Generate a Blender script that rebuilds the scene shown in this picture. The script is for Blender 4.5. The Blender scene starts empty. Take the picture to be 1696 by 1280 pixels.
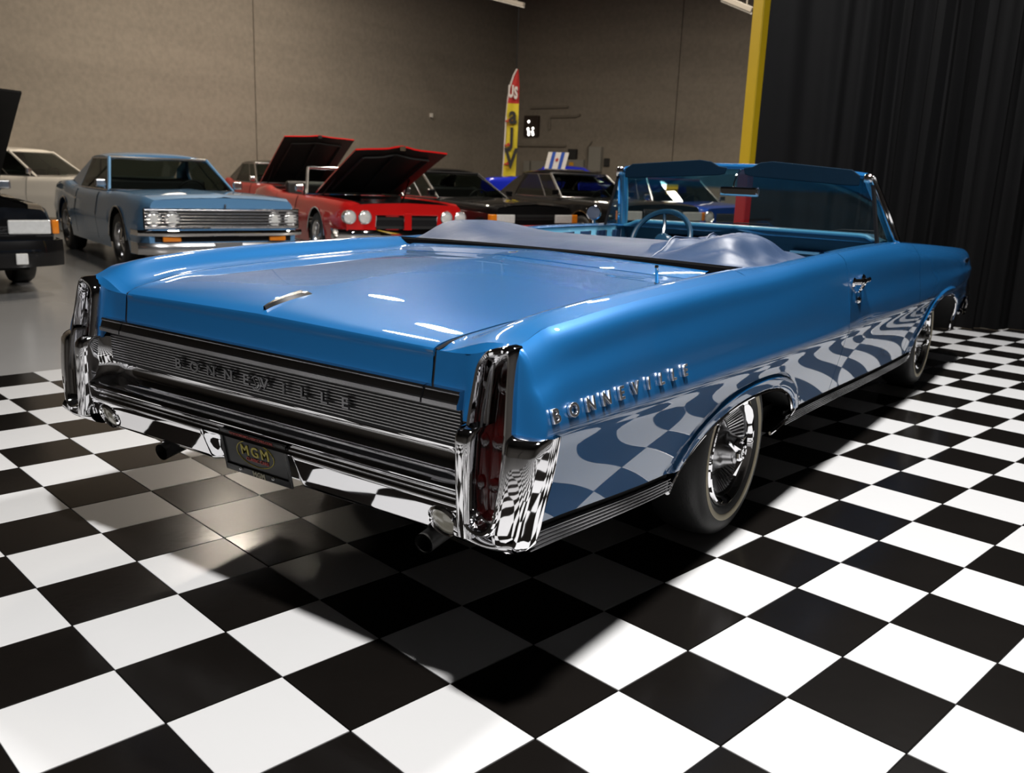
import bpy, bmesh, math, random
import numpy as np
from mathutils import Matrix, Vector
random.seed(7); rng = np.random.default_rng(7)
sc = bpy.context.scene
COL = sc.collection
PI = math.pi

# ---------------------------------------------------------------- camera, world, lights, exposure
FPX = 1487.996
CAMC = np.array([-1.6034916107, -2.0170010551, 1.2715037623])
CR = np.array([[0.5746988749, -0.8175390903, 0.0367564820],
               [-0.1666964152, -0.1609177261, -0.9727886670],
               [0.8012075314, 0.5529333787, -0.2287600717]])   # rows: right, down, forward
cd = bpy.data.cameras.new('camera'); cam = bpy.data.objects.new('camera', cd); COL.objects.link(cam)
cd.sensor_fit = 'HORIZONTAL'; cd.sensor_width = 36.0; cd.lens = FPX / 1696 * 36.0
cd.clip_start = 0.05; cd.clip_end = 200
M = np.eye(4); M[:3, 0] = CR[0]; M[:3, 1] = -CR[1]; M[:3, 2] = -CR[2]; M[:3, 3] = CAMC
cam.matrix_world = Matrix(M.tolist())
cd.dof.use_dof = True; cd.dof.focus_distance = 2.75; cd.dof.aperture_fstop = 5.0
sc.camera = cam

w = bpy.data.worlds.new('hall_air'); sc.world = w; w.use_nodes = True
w.node_tree.nodes['Background'].inputs[0].default_value = (0.9, 0.82, 0.72, 1)
w.node_tree.nodes['Background'].inputs[1].default_value = 0.02

sc.view_settings.view_transform = 'Standard'; sc.view_settings.look = 'None'
sc.view_settings.gamma = 1.0; sc.view_settings.use_curve_mapping = False
sc.view_settings.exposure = 0.0

def lamp(name, loc, size, power, color=(1, 0.95, 0.88), target=None, shape='DISK', size_y=None, spread=PI):
    l = bpy.data.lights.new(name, 'AREA'); l.shape = shape; l.size = size
    if size_y: l.size_y = size_y
    l.energy = power; l.color = color; l.spread = spread
    o = bpy.data.objects.new(name, l); COL.objects.link(o); o.location = loc
    d = Vector(target) - Vector(loc) if target else Vector((0, 0, -1))
    o.rotation_euler = d.to_track_quat('-Z', 'Y').to_euler()
    return o

KEY = (1.0, 0.97, 0.94)
# lamps hung over the display floor
lamp('display_lamp', (-0.6, -1.35, 5.6), 0.42, 690, KEY)
lamp('display_lamp', (4.6, -1.35, 5.6), 0.42, 600, KEY)
# lamps over the parked rows, then two added fill lights
for q in [(5.2, 6.0), (9.5, 8.0), (14.5, 7.0), (9.5, 12.6), (13.5, 12.5)]:
    lamp('hall_and_fill_lamp', (q[0], q[1], 6.9), 0.9, 225, (1.0, 0.88, 0.73))
lamp('hall_and_fill_lamp', (18.5, 5.5, 6.9), 0.9, 210, (1.0, 0.88, 0.74))  # added fill with no known source, brightens the back wall
lamp('hall_and_fill_lamp', (11.5, 3.6, 6.9), 0.9, 250, (1.0, 0.90, 0.78))  # added fill with no known source, lifts the right-hand parked cars

# ---------------------------------------------------------------- helpers
MATS = {}
def mat(name, color=(.5, .5, .5), metal=0.0, rough=0.5, coat=0.0, coat_rough=0.03, emit=None, es=0.0, noise=0.0,
        nscale=20.0, bump=0.0, bscale=60.0, trans=0.0, ior=1.5, alpha=1.0, coat_ior=1.5, spec=0.5, sheen=0.0):
    if name in MATS: return MATS[name]
    m = bpy.data.materials.new(name); m.use_nodes = True; nt = m.node_tree; p = nt.nodes['Principled BSDF']
    p.inputs['Base Color'].default_value = (*color, 1); p.inputs['Metallic'].default_value = metal
    p.inputs['Roughness'].default_value = rough; p.inputs['Coat Weight'].default_value = coat
    p.inputs['Coat Roughness'].default_value = coat_rough; p.inputs['Coat IOR'].default_value = coat_ior
    p.inputs['IOR'].default_value = ior; p.inputs['Transmission Weight'].default_value = trans
    p.inputs['Specular IOR Level'].default_value = spec
    p.inputs['Sheen Weight'].default_value = sheen
    if emit: p.inputs['Emission Color'].default_value = (*emit, 1); p.inputs['Emission Strength'].default_value = es
    if noise or bump:
        tc = nt.nodes.new('ShaderNodeTexCoord')
    if noise:
        n = nt.nodes.new('ShaderNodeTexNoise'); n.inputs['Scale'].default_value = nscale; n.inputs['Detail'].default_value = 4
        nt.links.new(tc.outputs['Object'], n.inputs['Vector'])
        r = nt.nodes.new('ShaderNodeMix'); r.data_type = 'RGBA'
        r.inputs[6].default_value = (*[c * (1 - noise) for c in color], 1); r.inputs[7].default_value = (*[min(1, c * (1 + noise)) for c in color], 1)
        nt.links.new(n.outputs['Fac'], r.inputs[0]); nt.links.new(r.outputs[2], p.inputs['Base Color'])
    if bump:
        n = nt.nodes.new('ShaderNodeTexNoise'); n.inputs['Scale'].default_value = bscale; n.inputs['Detail'].default_value = 3
        nt.links.new(tc.outputs['Object'], n.inputs['Vector'])
        b = nt.nodes.new('ShaderNodeBump'); b.inputs['Strength'].default_value = bump; b.inputs['Distance'].default_value = 0.01
        nt.links.new(n.outputs['Fac'], b.inputs['Height']); nt.links.new(b.outputs['Normal'], p.inputs['Normal'])
    MATS[name] = m
    return m

class MB:
    """collects vertices and faces of one mesh; each face carries a material slot"""
    def __init__(s): s.v = []; s.f = []; s.m = []
    def add(s, V, F, mi=0):
        o = len(s.v); s.v.extend([tuple(map(float, p)) for p in V]); s.f.extend([tuple(i + o for i in f) for f in F]); s.m.extend([mi] * len(F)); return s
    def grid(s, V, cu=False, cv=False, mi=0, flip=False):
        V = np.asarray(V, float); nu, nv = V.shape[:2]; F = []
        for i in range(nu if cu else nu - 1):
            for j in range(nv if cv else nv - 1):
                a, b, c, d = i * nv + j, ((i + 1) % nu) * nv + j, ((i + 1) % nu) * nv + (j + 1) % nv, i * nv + (j + 1) % nv
                F.append((d, c, b, a) if flip else (a, b, c, d))
        return s.add(V.reshape(-1, 3), F, mi)
    def box(s, c, d, R=None, mi=0):
        c = np.array(c, float); d = np.array(d, float) / 2
        V = np.array([[x, y, z] for x in (-1, 1) for y in (-1, 1) for z in (-1, 1)], float) * d
        if R is not None: V = V @ np.array(R).T
        return s.add(V + c, [(0, 1, 3, 2), (4, 6, 7, 5), (0, 4, 5, 1), (2, 3, 7, 6), (0, 2, 6, 4), (1, 5, 7, 3)], mi)
    def bar(s, p, q, wd, ht, up=(0, 0, 1), mi=0):
        p = np.array(p, float); q = np.array(q, float); t = q - p; L = np.linalg.norm(t); t /= L
        u = np.cross(up, t); u /= np.linalg.norm(u); n = np.cross(t, u)
        return s.box((p + q) / 2, (L, wd, ht), np.stack([t, u, n], 1), mi)
    def poly_prism(s, P, axis, t, mi=0):
        """closed outline P (n,3) pushed by vector t"""
        P = np.array(P, float); n = len(P); Q = P + np.array(t, float)
        s.add(np.vstack([P, Q]), [tuple(range(n))[::-1], tuple(range(n, 2 * n))] + [(i, (i + 1) % n, (i + 1) % n + n, i + n) for i in range(n)], mi); return s
    def tube(s, path, r, n=8, closed=False, caps=True, mi=0, sq=1.0):
        P = np.array(path, float); N = len(P); rs = np.broadcast_to(np.asarray(r, float), (N,)); rings = []
        up = None
        for i in range(N):
            if closed: t = P[(i + 1) % N] - P[i - 1]
            else: t = P[min(i + 1, N - 1)] - P[max(i - 1, 0)]
            t = t / (np.linalg.norm(t) + 1e-12)
            if up is None:
                a = np.array([0, 0, 1.]) if abs(t[2]) < .9 else np.array([1., 0, 0]); up = np.cross(np.cross(t, a), t)
            up = up - t * (up @ t); up /= np.linalg.norm(up) + 1e-12; sd = np.cross(t, up)
            rings.append([P[i] + rs[i] * (math.cos(k) * up + sq * math.sin(k) * sd) for k in np.linspace(0, 2 * PI, n, endpoint=False)])
        s.grid(rings, cu=closed, cv=True, mi=mi)
        if caps and not closed:
            o = len(s.v) - N * n
            s.f += [tuple(range(o, o + n)), tuple(range(o + (N - 1) * n, o + N * n))[::-1]]; s.m += [mi, mi]
        return s
    def lathe(s, prof, n=48, c=(0, 0, 0), axis='y', mi=0, sgn=1, caps=False):
        """prof: (r, h) pairs turned about an axis"""
        rings = []
        for r, h in prof:
            ring = []
            for k in np.linspace(0, 2 * PI, n, endpoint=False):
                a, b = r * math.cos(k), r * math.sin(k)
                ring.append({'y': (a, sgn * h, b), 'z': (a, b, sgn * h), 'x': (sgn * h, a, b)}[axis])
            rings.append(ring)
        V = np.array(rings) + np.array(c, float)
        s.grid(V, cv=True, mi=mi)
        return s
    def build(s, name, mats, parent=None, smooth=True, angle=35, sub=0):
        me = bpy.data.meshes.new(name); me.from_pydata(s.v, [], s.f)
        if not isinstance(mats, (list, tuple)): mats = [mats]
        for x in mats: me.materials.append(x)
        me.polygons.foreach_set('material_index', s.m)
        bm = bmesh.new(); bm.from_mesh(me); bmesh.ops.recalc_face_normals(bm, faces=bm.faces); bm.to_mesh(me); bm.free()
        if smooth:
            me.polygons.foreach_set('use_smooth', [True] * len(me.polygons)); me.set_sharp_from_angle(angle=math.radians(angle))
        me.update()
        o = bpy.data.objects.new(name, me); COL.objects.link(o)
        if parent is not None: o.parent = parent
        if sub:
            md = o.modifiers.new('sub', 'SUBSURF'); md.levels = sub; md.render_levels = sub
        return o

def bevel(o, wd, seg=2):
    md = o.modifiers.new('bevel', 'BEVEL'); md.width = wd; md.segments = seg; md.limit_method = 'ANGLE'; return o

def tag(o, label=None, cat=None, group=None, kind=None):
    if label: o['label'] = label
    if cat: o['category'] = cat
    if group: o['group'] = group
    if kind: o['kind'] = kind
    return o

def empty(name, loc=(0, 0, 0), rz=0.0, parent=None):
    o = bpy.data.objects.new(name, None); COL.objects.link(o); o.location = loc; o.rotation_euler = (0, 0, rz)
    o.empty_display_size = 0.1
    if parent is not None: o.parent = parent
    return o

def ip(x, xs, ys):
    """smooth monotone interpolation through knots"""
    xs = np.asarray(xs, float); ys = np.asarray(ys, float); x = np.asarray(x, float)
    h = np.diff(xs); d = np.diff(ys) / h; m = np.zeros(len(xs)); m[0] = d[0]; m[-1] = d[-1]
    for i in range(1, len(xs) - 1):
        m[i] = 0 if d[i - 1] * d[i] <= 0 else 3 * (h[i - 1] + h[i]) / ((2 * h[i] + h[i - 1]) / d[i - 1] + (h[i] + 2 * h[i - 1]) / d[i])
    k = np.clip(np.searchsorted(xs, x, side='right') - 1, 0, len(xs) - 2); t = np.clip((x - xs[k]) / h[k], 0, 1)
    return ((1 + 2 * t) * (1 - t) ** 2 * ys[k] + t * (1 - t) ** 2 * h[k] * m[k] + t * t * (3 - 2 * t) * ys[k + 1] + t * t * (t - 1) * h[k] * m[k + 1])

def sst(a, b, x):
    t = np.clip((np.asarray(x, float) - a) / (b - a), 0, 1); return t * t * (3 - 2 * t)

def ray(px, py): return CR.T @ np.array([(px - 848) / FPX, (py - 640) / FPX, 1.0])
def at(px, py, depth): return CAMC + ray(px, py) * depth      # measuring aid: a point of the photographed place

_gl = {}
def glyph(ch, size, ext, mats, name='letter', parent=None, bold=0.0, bev=0.0):
    """one raised character as a mesh in its own x-y plane, centred"""
    key = (ch, size, ext, bold, bev)
    if key not in _gl:
        cu = bpy.data.curves.new('glyph', 'FONT'); cu.body = ch; cu.size = size; cu.extrude = ext; cu.offset = bold; cu.bevel_depth = bev
        cu.align_x = 'CENTER'; cu.align_y = 'CENTER'; cu.resolution_u = 3
        t = bpy.data.objects.new('glyph', cu); COL.objects.link(t)
        me = bpy.data.meshes.new_from_object(t.evaluated_get(bpy.context.evaluated_depsgraph_get()))
        bpy.data.objects.remove(t); bpy.data.curves.remove(cu); _gl[key] = me
        me.materials.clear(); me.materials.append(mats)
    o = bpy.data.objects.new(name, _gl[key]); COL.objects.link(o)
    if parent is not None: o.parent = parent
    return o
def orient(o, loc, xdir, ydir, sx=1.0, sy=1.0):
    x = Vector(xdir).normalized(); y = Vector(ydir); y = (y - x * y.dot(x)).normalized(); z = x.cross(y)
    m = Matrix((x * sx, y * sy, z)).transposed().to_4x4(); m.translation = Vector(loc); o.matrix_local = m; return o

# ---------------------------------------------------------------- materials
def paint(name, col, metal=0.55, rough=0.38, coat=1.0, ci=1.6):
    m = mat(name, col, metal=metal, rough=rough, coat=coat, coat_rough=0.012, coat_ior=ci, spec=0.08)
    return m
BLUE = paint('metallic_blue_paint', (0.035, 0.19, 0.47), metal=0.30, rough=0.42, ci=1.75)
nt = BLUE.node_tree; p = nt.nodes['Principled BSDF']
tc = nt.nodes.new('ShaderNodeTexCoord'); fl = nt.nodes.new('ShaderNodeTexNoise'); fl.inputs['Scale'].default_value = 900
mx = nt.nodes.new('ShaderNodeMix'); mx.data_type = 'RGBA'; mx.inputs[6].default_value = (0.007, 0.094, 0.258, 1); mx.inputs[7].default_value = (0.010, 0.109, 0.298, 1)
nt.links.new(tc.outputs['Object'], fl.inputs['Vector']); nt.links.new(fl.outputs['Fac'], mx.inputs[0]); nt.links.new(mx.outputs[2], p.inputs['Base Color'])
CHROME = mat('chrome', (0.80, 0.80, 0.82), metal=1, rough=0.035, noise=0.02, nscale=3)
CHROME2 = mat('satin_bright_metal', (0.62, 0.62, 0.63), metal=1, rough=0.22, noise=0.05, nscale=40)
BLACK = mat('black_rubber', (0.009, 0.009, 0.010), rough=0.6, spec=0.12, noise=0.2, nscale=30)
DARK = mat('dark_underbody', (0.006, 0.006, 0.006), rough=0.8, noise=0.3, nscale=10)
TYRE = mat('tyre_rubber', (0.012, 0.012, 0.012), rough=0.55, noise=0.15, nscale=25, bump=0.1, bscale=90)
WWALL = mat('aged_whitewall', (0.50, 0.44, 0.30), rough=0.5, noise=0.12, nscale=12)
REDLENS = mat('red_lens', (0.022, 0.0008, 0.0008), rough=0.12, coat=1.0, noise=0.3, nscale=40)
GLASSM = mat('clear_lens', (0.42, 0.40, 0.33), rough=0.18, coat=1.0, noise=0.3, nscale=60)
VINYL = mat('dark_blue_vinyl', (0.013, 0.032, 0.076), rough=0.47, spec=0.3, bump=0.25, bscale=9, noise=0.1, nscale=8)
TRIMBLUE = mat('blue_interior_vinyl', (0.05, 0.17, 0.30), rough=0.4, noise=0.08, nscale=20)
LIGHTBLUE = mat('light_blue_door_paint', (0.16, 0.42, 0.58), rough=0.3, coat=0.5, noise=0.05)
DASHBLUE = mat('dash_blue', (0.012, 0.045, 0.075), rough=0.35, noise=0.15, nscale=15)
CARPET = mat('blue_carpet', (0.02, 0.05, 0.09), rough=0.95, noise=0.3, nscale=80)

def sheen_node(nt):
    """mirror share of a thin pane: 5 percent face-on, rising steeply at grazing angles"""
    lw = nt.nodes.new('ShaderNodeLayerWeight'); lw.inputs[0].default_value = 0.5; pw = nt.nodes.new('ShaderNodeMath'); pw.operation = 'POWER'; pw.inputs[1].default_value = 5
    ad = nt.nodes.new('ShaderNodeMath'); ad.operation = 'MULTIPLY_ADD'; ad.inputs[1].default_value = 0.5; ad.inputs[2].default_value = 0.05
    nt.links.new(lw.outputs['Facing'], pw.inputs[0]); nt.links.new(pw.outputs[0], ad.inputs[0]); return ad
def glass(name, tint, dens=0.3, rough=0.0):
    """thin pane: mostly see-through, with mirror reflection by angle"""
    if name in MATS: return MATS[name]
    m = bpy.data.materials.new(name); m.use_nodes = True; nt = m.node_tree; nt.nodes.clear()
    out = nt.nodes.new('ShaderNodeOutputMaterial'); tr = nt.nodes.new('ShaderNodeBsdfTransparent'); gl = nt.nodes.new('ShaderNodeBsdfGlossy')
    fr = sheen_node(nt); mix = nt.nodes.new('ShaderNodeMixShader')
    tr.inputs[0].default_value = (*tint, 1); gl.inputs['Roughness'].default_value = rough
    nt.links.new(fr.outputs[0], mix.inputs[0]); nt.links.new(tr.outputs[0], mix.inputs[1]); nt.links.new(gl.outputs[0], mix.inputs[2]); nt.links.new(mix.outputs[0], out.inputs[0])
    MATS[name] = m; return m
CLEARGLASS = glass('clear_glass', (0.80, 0.86, 0.84))
CARGLASS = glass('tinted_car_glass', (0.42, 0.47, 0.45))

# ---------------------------------------------------------------- the hall
XW, YW, ZC = 24.5, 16.3, 8.6
def wall_mat(name, col, seam_axis):
    m = bpy.data.materials.new(name); m.use_nodes = True; nt = m.node_tree; p = nt.nodes['Principled BSDF']
    tc = nt.nodes.new('ShaderNodeTexCoord'); n1 = nt.nodes.new('ShaderNodeTexNoise'); n1.inputs['Scale'].default_value = 0.6; n1.inputs['Detail'].default_value = 5
    n2 = nt.nodes.new('ShaderNodeTexNoise'); n2.inputs['Scale'].default_value = 9; n2.inputs['Detail'].default_value = 6
    mp = nt.nodes.new('ShaderNodeMapping'); mp.inputs['Scale'].default_value = (0.25, 0.25, 3.0)
    nt.links.new(tc.outputs['Object'], mp.inputs[0]); nt.links.new(mp.outputs[0], n1.inputs['Vector']); nt.links.new(tc.outputs['Object'], n2.inputs['Vector'])
    a = nt.nodes.new('ShaderNodeMath'); a.operation = 'ADD'; nt.links.new(n1.outputs['Fac'], a.inputs[0]); nt.links.new(n2.outputs['Fac'], a.inputs[1])
    r = nt.nodes.new('ShaderNodeValToRGB'); r.color_ramp.elements[0].position = 0.35; r.color_ramp.elements[1].position = 0.7
    r.color_ramp.elements[0].color = (*[c * 0.82 for c in col], 1); r.color_ramp.elements[1].color = (*[c * 1.12 for c in col], 1)
    h = nt.nodes.new('ShaderNodeMath'); h.operation = 'MULTIPLY'; h.inputs[1].default_value = 0.5; nt.links.new(a.outputs[0], h.inputs[0])
    nt.links.new(h.outputs[0], r.inputs[0]); nt.links.new(r.outputs[0], p.inputs['Base Color']); p.inputs['Roughness'].default_value = 0.85
    b = nt.nodes.new('ShaderNodeBump'); b.inputs['Strength'].default_value = 0.3; b.inputs['Distance'].default_value = 0.01
    nt.links.new(n2.outputs['Fac'], b.inputs['Height']); nt.links.new(b.outputs[0], p.inputs['Normal'])
    return m
WALLM = wall_mat('painted_tilt_up_concrete', (0.25, 0.22, 0.18), 0)
CEILM = mat('dark_ceiling', (0.02, 0.018, 0.016), rough=0.9, noise=0.2, nscale=2)
CONC = mat('polished_grey_concrete', (0.20, 0.20, 0.20), rough=0.22, noise=0.18, nscale=0.9)

DIMM = wall_mat('dim_painted_concrete', (0.055, 0.05, 0.045), 0)
def panel_wall(name, p0, p1, h, joints, thick=0.2, wm=None):
    """tilt-up wall built of separate concrete panels with a recessed joint between them"""
    root = empty(name); tag(root, kind='structure')
    p0 = np.array(p0, float); p1 = np.array(p1, float); d = p1 - p0; L = np.linalg.norm(d); d /= L; nrm = np.array([d[1], -d[0]])
    cuts = [0] + joints + [L]
    for a, b in zip(cuts[:-1], cuts[1:]):
        a2, b2 = a + 0.012, b - 0.012; P = p0 + d * (a2 + b2) / 2 - nrm * thick / 2
        m = MB(); m.box((P[0], P[1], h / 2), (b2 - a2, thick, h), np.array([[d[0], -d[1], 0], [d[1], d[0], 0], [0, 0, 1]]))
        bevel(m.build('wall_panel', wm or WALLM, root, smooth=False), 0.012, 1)
    P = p0 + d * L / 2 - nrm * (thick + 0.02); MB().box((P[0], P[1], h / 2), (L, 0.06, h), np.array([[d[0], -d[1], 0], [d[1], d[0], 0], [0, 0, 1]])).build('joint_backing', DARK, root, smooth=False)
    return root
panel_wall('wall_left', (-9, YW), (XW, YW), ZC, [3.1, 10.3 + 2.0 + 2.94, 22.5])
panel_wall('wall_back', (XW, YW), (XW, -9), ZC, [5.95, 12.2, 19.0])
panel_wall('wall_right', (XW, -9), (-9, -9), ZC, [8, 16, 24], wm=DIMM)
panel_wall('wall_front', (-9, -9), (-9, YW), ZC, [8, 16], wm=DIMM)
tag(MB().box(((XW - 9) / 2, (YW - 9) / 2, ZC + .1), (XW + 9.4, YW + 9.4, .2)).build('ceiling', CEILM, smooth=False), kind='structure')

floor = MB().box(((XW - 9) / 2, (YW - 9) / 2, -0.112), (XW + 9.4, YW + 9.4, .2)).build('floor', CONC, smooth=False); tag(floor, kind='structure')

# checkered plastic tiles on the concrete
T = 0.3048; TH = math.radians(-10.7); TO = np.array([-0.35052, 0.57303])
TI = np.array([math.cos(TH), math.sin(TH)]); TJ = np.array([math.sin(TH), -math.cos(TH)])
def tile_mat(name, col, noise, rough, spec=0.45):
    m = mat(name, col, rough=rough, noise=noise, nscale=3.0, spec=spec, bump=0.03, bscale=25); return m
TW = tile_mat('white_tile_plastic', (0.42, 0.424, 0.43), 0.015, 0.26)
TB = tile_mat('black_tile_plastic', (0.004, 0.0034, 0.003), 0.3, 0.18, 0.32)
def tile_mesh(m, nm):
    b = MB(); h = T / 2 - 0.0016; k = 0.0010
    V = [(sx * h, sy * h, -0.0115) for sx, sy in ((-1, -1), (1, -1), (1, 1), (-1, 1))] + [(sx * h, sy * h, -k) for sx, sy in ((-1, -1), (1, -1), (1, 1), (-1, 1))] + \
        [(sx * (h - k), sy * (h - k), 0) for sx, sy in ((-1, -1), (1, -1), (1, 1), (-1, 1))]
    F = [(8, 9, 10, 11)] + [(i, (i + 1) % 4, (i + 1) % 4 + 4, i + 4) for i in range(4)] + [(i + 4, (i + 1) % 4 + 4, (i + 1) % 4 + 8, i + 8) for i in range(4)]
    me = bpy.data.meshes.new(nm); me.from_pydata(V, [], F); me.materials.append(m); return me
u = MB()
UX = [TO + T * (i * TI + j * TJ) for i, j in ((-8, -10), (31, -10), (31, 21), (-8, 21))]
u.poly_prism([(p_[0], p_[1], -.0118) for p_ in UX], None, (0, 0, .0022)); u.build('tile_underlay', DARK, floor, smooth=False)
tm = {1: tile_mesh(TW, 'white_tile'), 0: tile_mesh(TB, 'black_tile')}
CUR0 = np.array([7.10, 0.19]); CURD = np.array([8.2, -1.18]) - CUR0; CURD /= np.linalg.norm(CURD); CURN = np.array([CURD[1], -CURD[0]])
if CURN @ (CAMC[:2] - CUR0) < 0: CURN = -CURN
cells = []
for i in range(-14, 32):
    for j in range(-10, 22):
        c = TO + T * ((i + .5) * TI + (j + .5) * TJ)
        if (c - CUR0) @ CURN < -0.35 and c[1] < 2.2: continue
        if c[0] < -5.2: continue
        v = np.array([c[0], c[1], 0]) - CAMC; dz = CR[2] @ v; vis = False; px = py = 0
        if dz > 0.3:
            px = 848 + FPX * (CR[0] @ v) / dz; py = 640 + FPX * (CR[1] @ v) / dz; vis = -150 < px < 1846 and -50 < py < 1460
        hidden = 0.5 < c[0] < 5.5 and abs(c[1]) < 0.62
        cells.append((0 if (vis and not hidden) else 1, dz if dz > 0 else 99, i, j, c))
cells.sort(key=lambda q: q[:2])
rest = MB()
for n, (a, b, i, j, c) in enumerate(cells):
    k = (i + j) % 2
    if n < 298 and a == 0:
        o = bpy.data.objects.new('white_tile' if k else 'black_tile', tm[k]); COL.objects.link(o); o.parent = floor
        o.location = (c[0], c[1], random.uniform(-.0004, .0004)); o.rotation_euler = (random.gauss(0, .0006), random.gauss(0, .0006), TH)
    else:
        me = tm[k]; Rz = np.array([[math.cos(TH), -math.sin(TH)], [math.sin(TH), math.cos(TH)]])
        V = np.array([v.co[:] for v in me.vertices]); V[:, :2] = V[:, :2] @ Rz.T + c
        rest.add(V, [tuple(p.vertices) for p in me.polygons], k)
ro = rest.build('far_tile', [TB, TW], floor, smooth=False); tag(ro, kind='stuff')

# ---------------------------------------------------------------- curtain and painted column
CURT = mat('black_drape_cloth', (0.0018, 0.0018, 0.002), rough=0.75, spec=0.08, sheen=0.0, bump=0.15, bscale=120, noise=0.15, nscale=6)
def make_curtain():
    L0, L1, H = -1.0, 10.5, 7.2; n = 560; m = 28
    s = np.linspace(L0, L1, n); ph = np.cumsum(1 + 0.55 * np.sin(s * 2.1) + 0.4 * np.sin(s * 0.83 + 1)) * (s[1] - s[0]) * 17
    amp = 0.045 + 0.022 * np.sin(s * 1.7 + .4)
    zz = np.linspace(0.004, H, m); V = np.zeros((n, m, 3))
    for j, z in enumerate(zz):
        k = 0.55 + 0.45 * (1 - z / H); sw = 0.10 * np.sin(z * 0.35 + s * .2)
        d = amp * k * (np.sin(ph + sw * 2) + 0.35 * np.sin(2.3 * ph + 1.2 + z * .25)) + 0.02 * np.sin(s * 9 + z * 0.9)
        P = CUR0[None] + CURD[None] * s[:, None] + CURN[None] * (d[:, None] - 0.06)
        V[:, j, :2] = P; V[:, j, 2] = z
    b = MB(); b.grid(V); V2 = V.copy(); V2[:, :, :2] -= CURN * 0.006; b.grid(V2, flip=True)
    return b
root = empty('black_curtain', (*(CUR0 + CURD * 4), 0)); tag(root, 'tall black pleated curtain hanging behind the convertible', 'curtain')
o = make_curtain().build('drape', CURT, root); o.location = -Vector(root.location)
rb = MB(); a0 = CUR0 - CURD * 1.05; a1 = CUR0 + CURD * 10.6; rb.tube([(a0[0] - root.location.x, a0[1] - root.location.y, 7.22), (a1[0] - root.location.x, a1[1] - root.location.y, 7.22)], 0.03)
for q in np.linspace(0.02, .98, 6):
    b0 = a0 + (a1 - a0) * q; rb.tube([(b0[0] - root.location.x, b0[1] - root.location.y, 7.22), (b0[0] - root.location.x, b0[1] - root.location.y, ZC)], 0.012)
rb.build('curtain_rail', BLACK, root)

YEL = mat('yellow_column_paint', (0.66, 0.44, 0.01), rough=0.45, noise=0.06, nscale=5)
REDP = mat('red_column_paint', (0.42, 0.012, 0.014), rough=0.45, noise=0.06, nscale=5)
cp = at(1242, 300, 8.75); croot = empty('steel_column', (cp[0], cp[1], 0), math.atan2(CURD[1], CURD[0]) + .25)
tag(croot, 'square steel column painted yellow above and red below at the curtain edge', 'column')
zs = 1.27 + (290 - 264) / FPX * 8.75
bevel(MB().box((0, 0, zs / 2 - .006), (.178, .178, zs + .012)).build('lower_shaft', REDP, croot, smooth=False), .01)['label'] = 'red lower shaft'
bevel(MB().box((0, 0, (zs + ZC) / 2), (.178, .178, ZC - zs)).build('upper_shaft', YEL, croot, smooth=False), .01)['label'] = 'yellow upper shaft'
bevel(MB().box((0, 0, -.004), (.3, .3, .02)).build('base_plate', REDP, croot, smooth=False), .004)
# ---------------------------------------------------------------- the blue convertible (built in hall coordinates, X forward, Y to its left)
car = empty('convertible_car'); tag(car, 'big metallic blue open convertible with chrome rear bumper on the checkered floor', 'car')
SX = [-.06, .03, .14, .28, .5, .68, .9, 1.22, 1.56, 2.03, 3.06, 3.57, 4.2, 5.2, 5.75, 6.08, 6.2]
ZR = [.868, .891, .921, .932, .946, .952, .957, .961, .963, .978, .993, .990, .962, .905, .870, .842, .79]
YRX = [-.06, .03, .28, .9, 2.3, 3.3, 4.3, 5.2, 5.75, 6.08, 6.2]
YR = [.866, .873, .892, .90, .90, .90, .90, .90, .895, .87, .80]
def zr(x): return ip(x, SX, ZR)
def yr(x): return ip(x, YRX, YR)
PX = [-.06, .03, .8, 2.3, 3.3, 4.3, 5.2, 5.75, 6.08, 6.2]
PK = dict(ym=[.934, .939, .948, .953, .961, .968, .965, .955, .925, .85],
          yf=[.965, .968, .974, .980, .980, .985, .98, .965, .935, .86],
          yc=[.980, .982, .986, .990, .992, .998, .99, .97, .94, .865],
          yl=[.955, .957, .962, .968, .975, .985, .98, .96, .93, .86],
          yb=[.915, .918, .925, .928, .932, .940, .94, .92, .88, .81],
          zc=[.705, .705, .688, .664, .655, .65, .65, .65, .65, .65])
def prof_y(x, z):
    """half width of the body at station x and heights z"""
    R_, Z_ = float(yr(x)), float(zr(x)); g = {k: float(ip(x, PX, v)) for k, v in PK.items()}
    sh = 1 - 0.75 * float(sst(1.9, 3.0, x)); zc = g['zc']
    zs = [.20, .33, .55, zc - .05, zc - .006, zc + .055, zc + .0275 + .5 * (Z_ - .085 - zc), Z_ - .085, Z_ - .032, Z_ - .009, Z_]
    ys = [g['yb'] - .012, g['yb'], g['yl'], g['yc'] - .010 - .006 * (1 - sh) * 0, g['yc'], g['yf'] + .012 * (1 - sh), .5 * (g['yf'] + g['ym']) + .003, g['ym'], R_ + .038, R_ + .016, R_]
    return ip(z, zs, ys)
ARCH = [(1.42, .585, .545, .30), (4.86, .70, .605, .28)]
def arch_z(x):
    z = -1.0
    for xc, a, zt, z0 in ARCH:
        u = abs((x - xc) / a)
        if u < 1: z = max(z, z0 + (zt - z0) * (1 - u ** 2.3) ** (1 / 1.9))
    return z
def sill_z(x): return float(ip(x, [-.06, .03, .9, 1.8, 4.1, 5.4, 6.2], [.485, .478, .405, .392, .325, .36, .40]))
def zlow(x): return max(sill_z(x), arch_z(x))
def arch_dist(x, z):
    d = np.full(np.shape(z), 9.0)
    for xc, a, zt, z0 in ARCH:
        t = np.linspace(-1, 1, 161); ax = xc + a * t; az = z0 + (zt - z0) * (1 - np.abs(t) ** 2.3) ** (1 / 1.9)
        for k in range(len(ax)): d = np.minimum(d, np.hypot(x - ax[k], z - az[k]))
    return d
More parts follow.
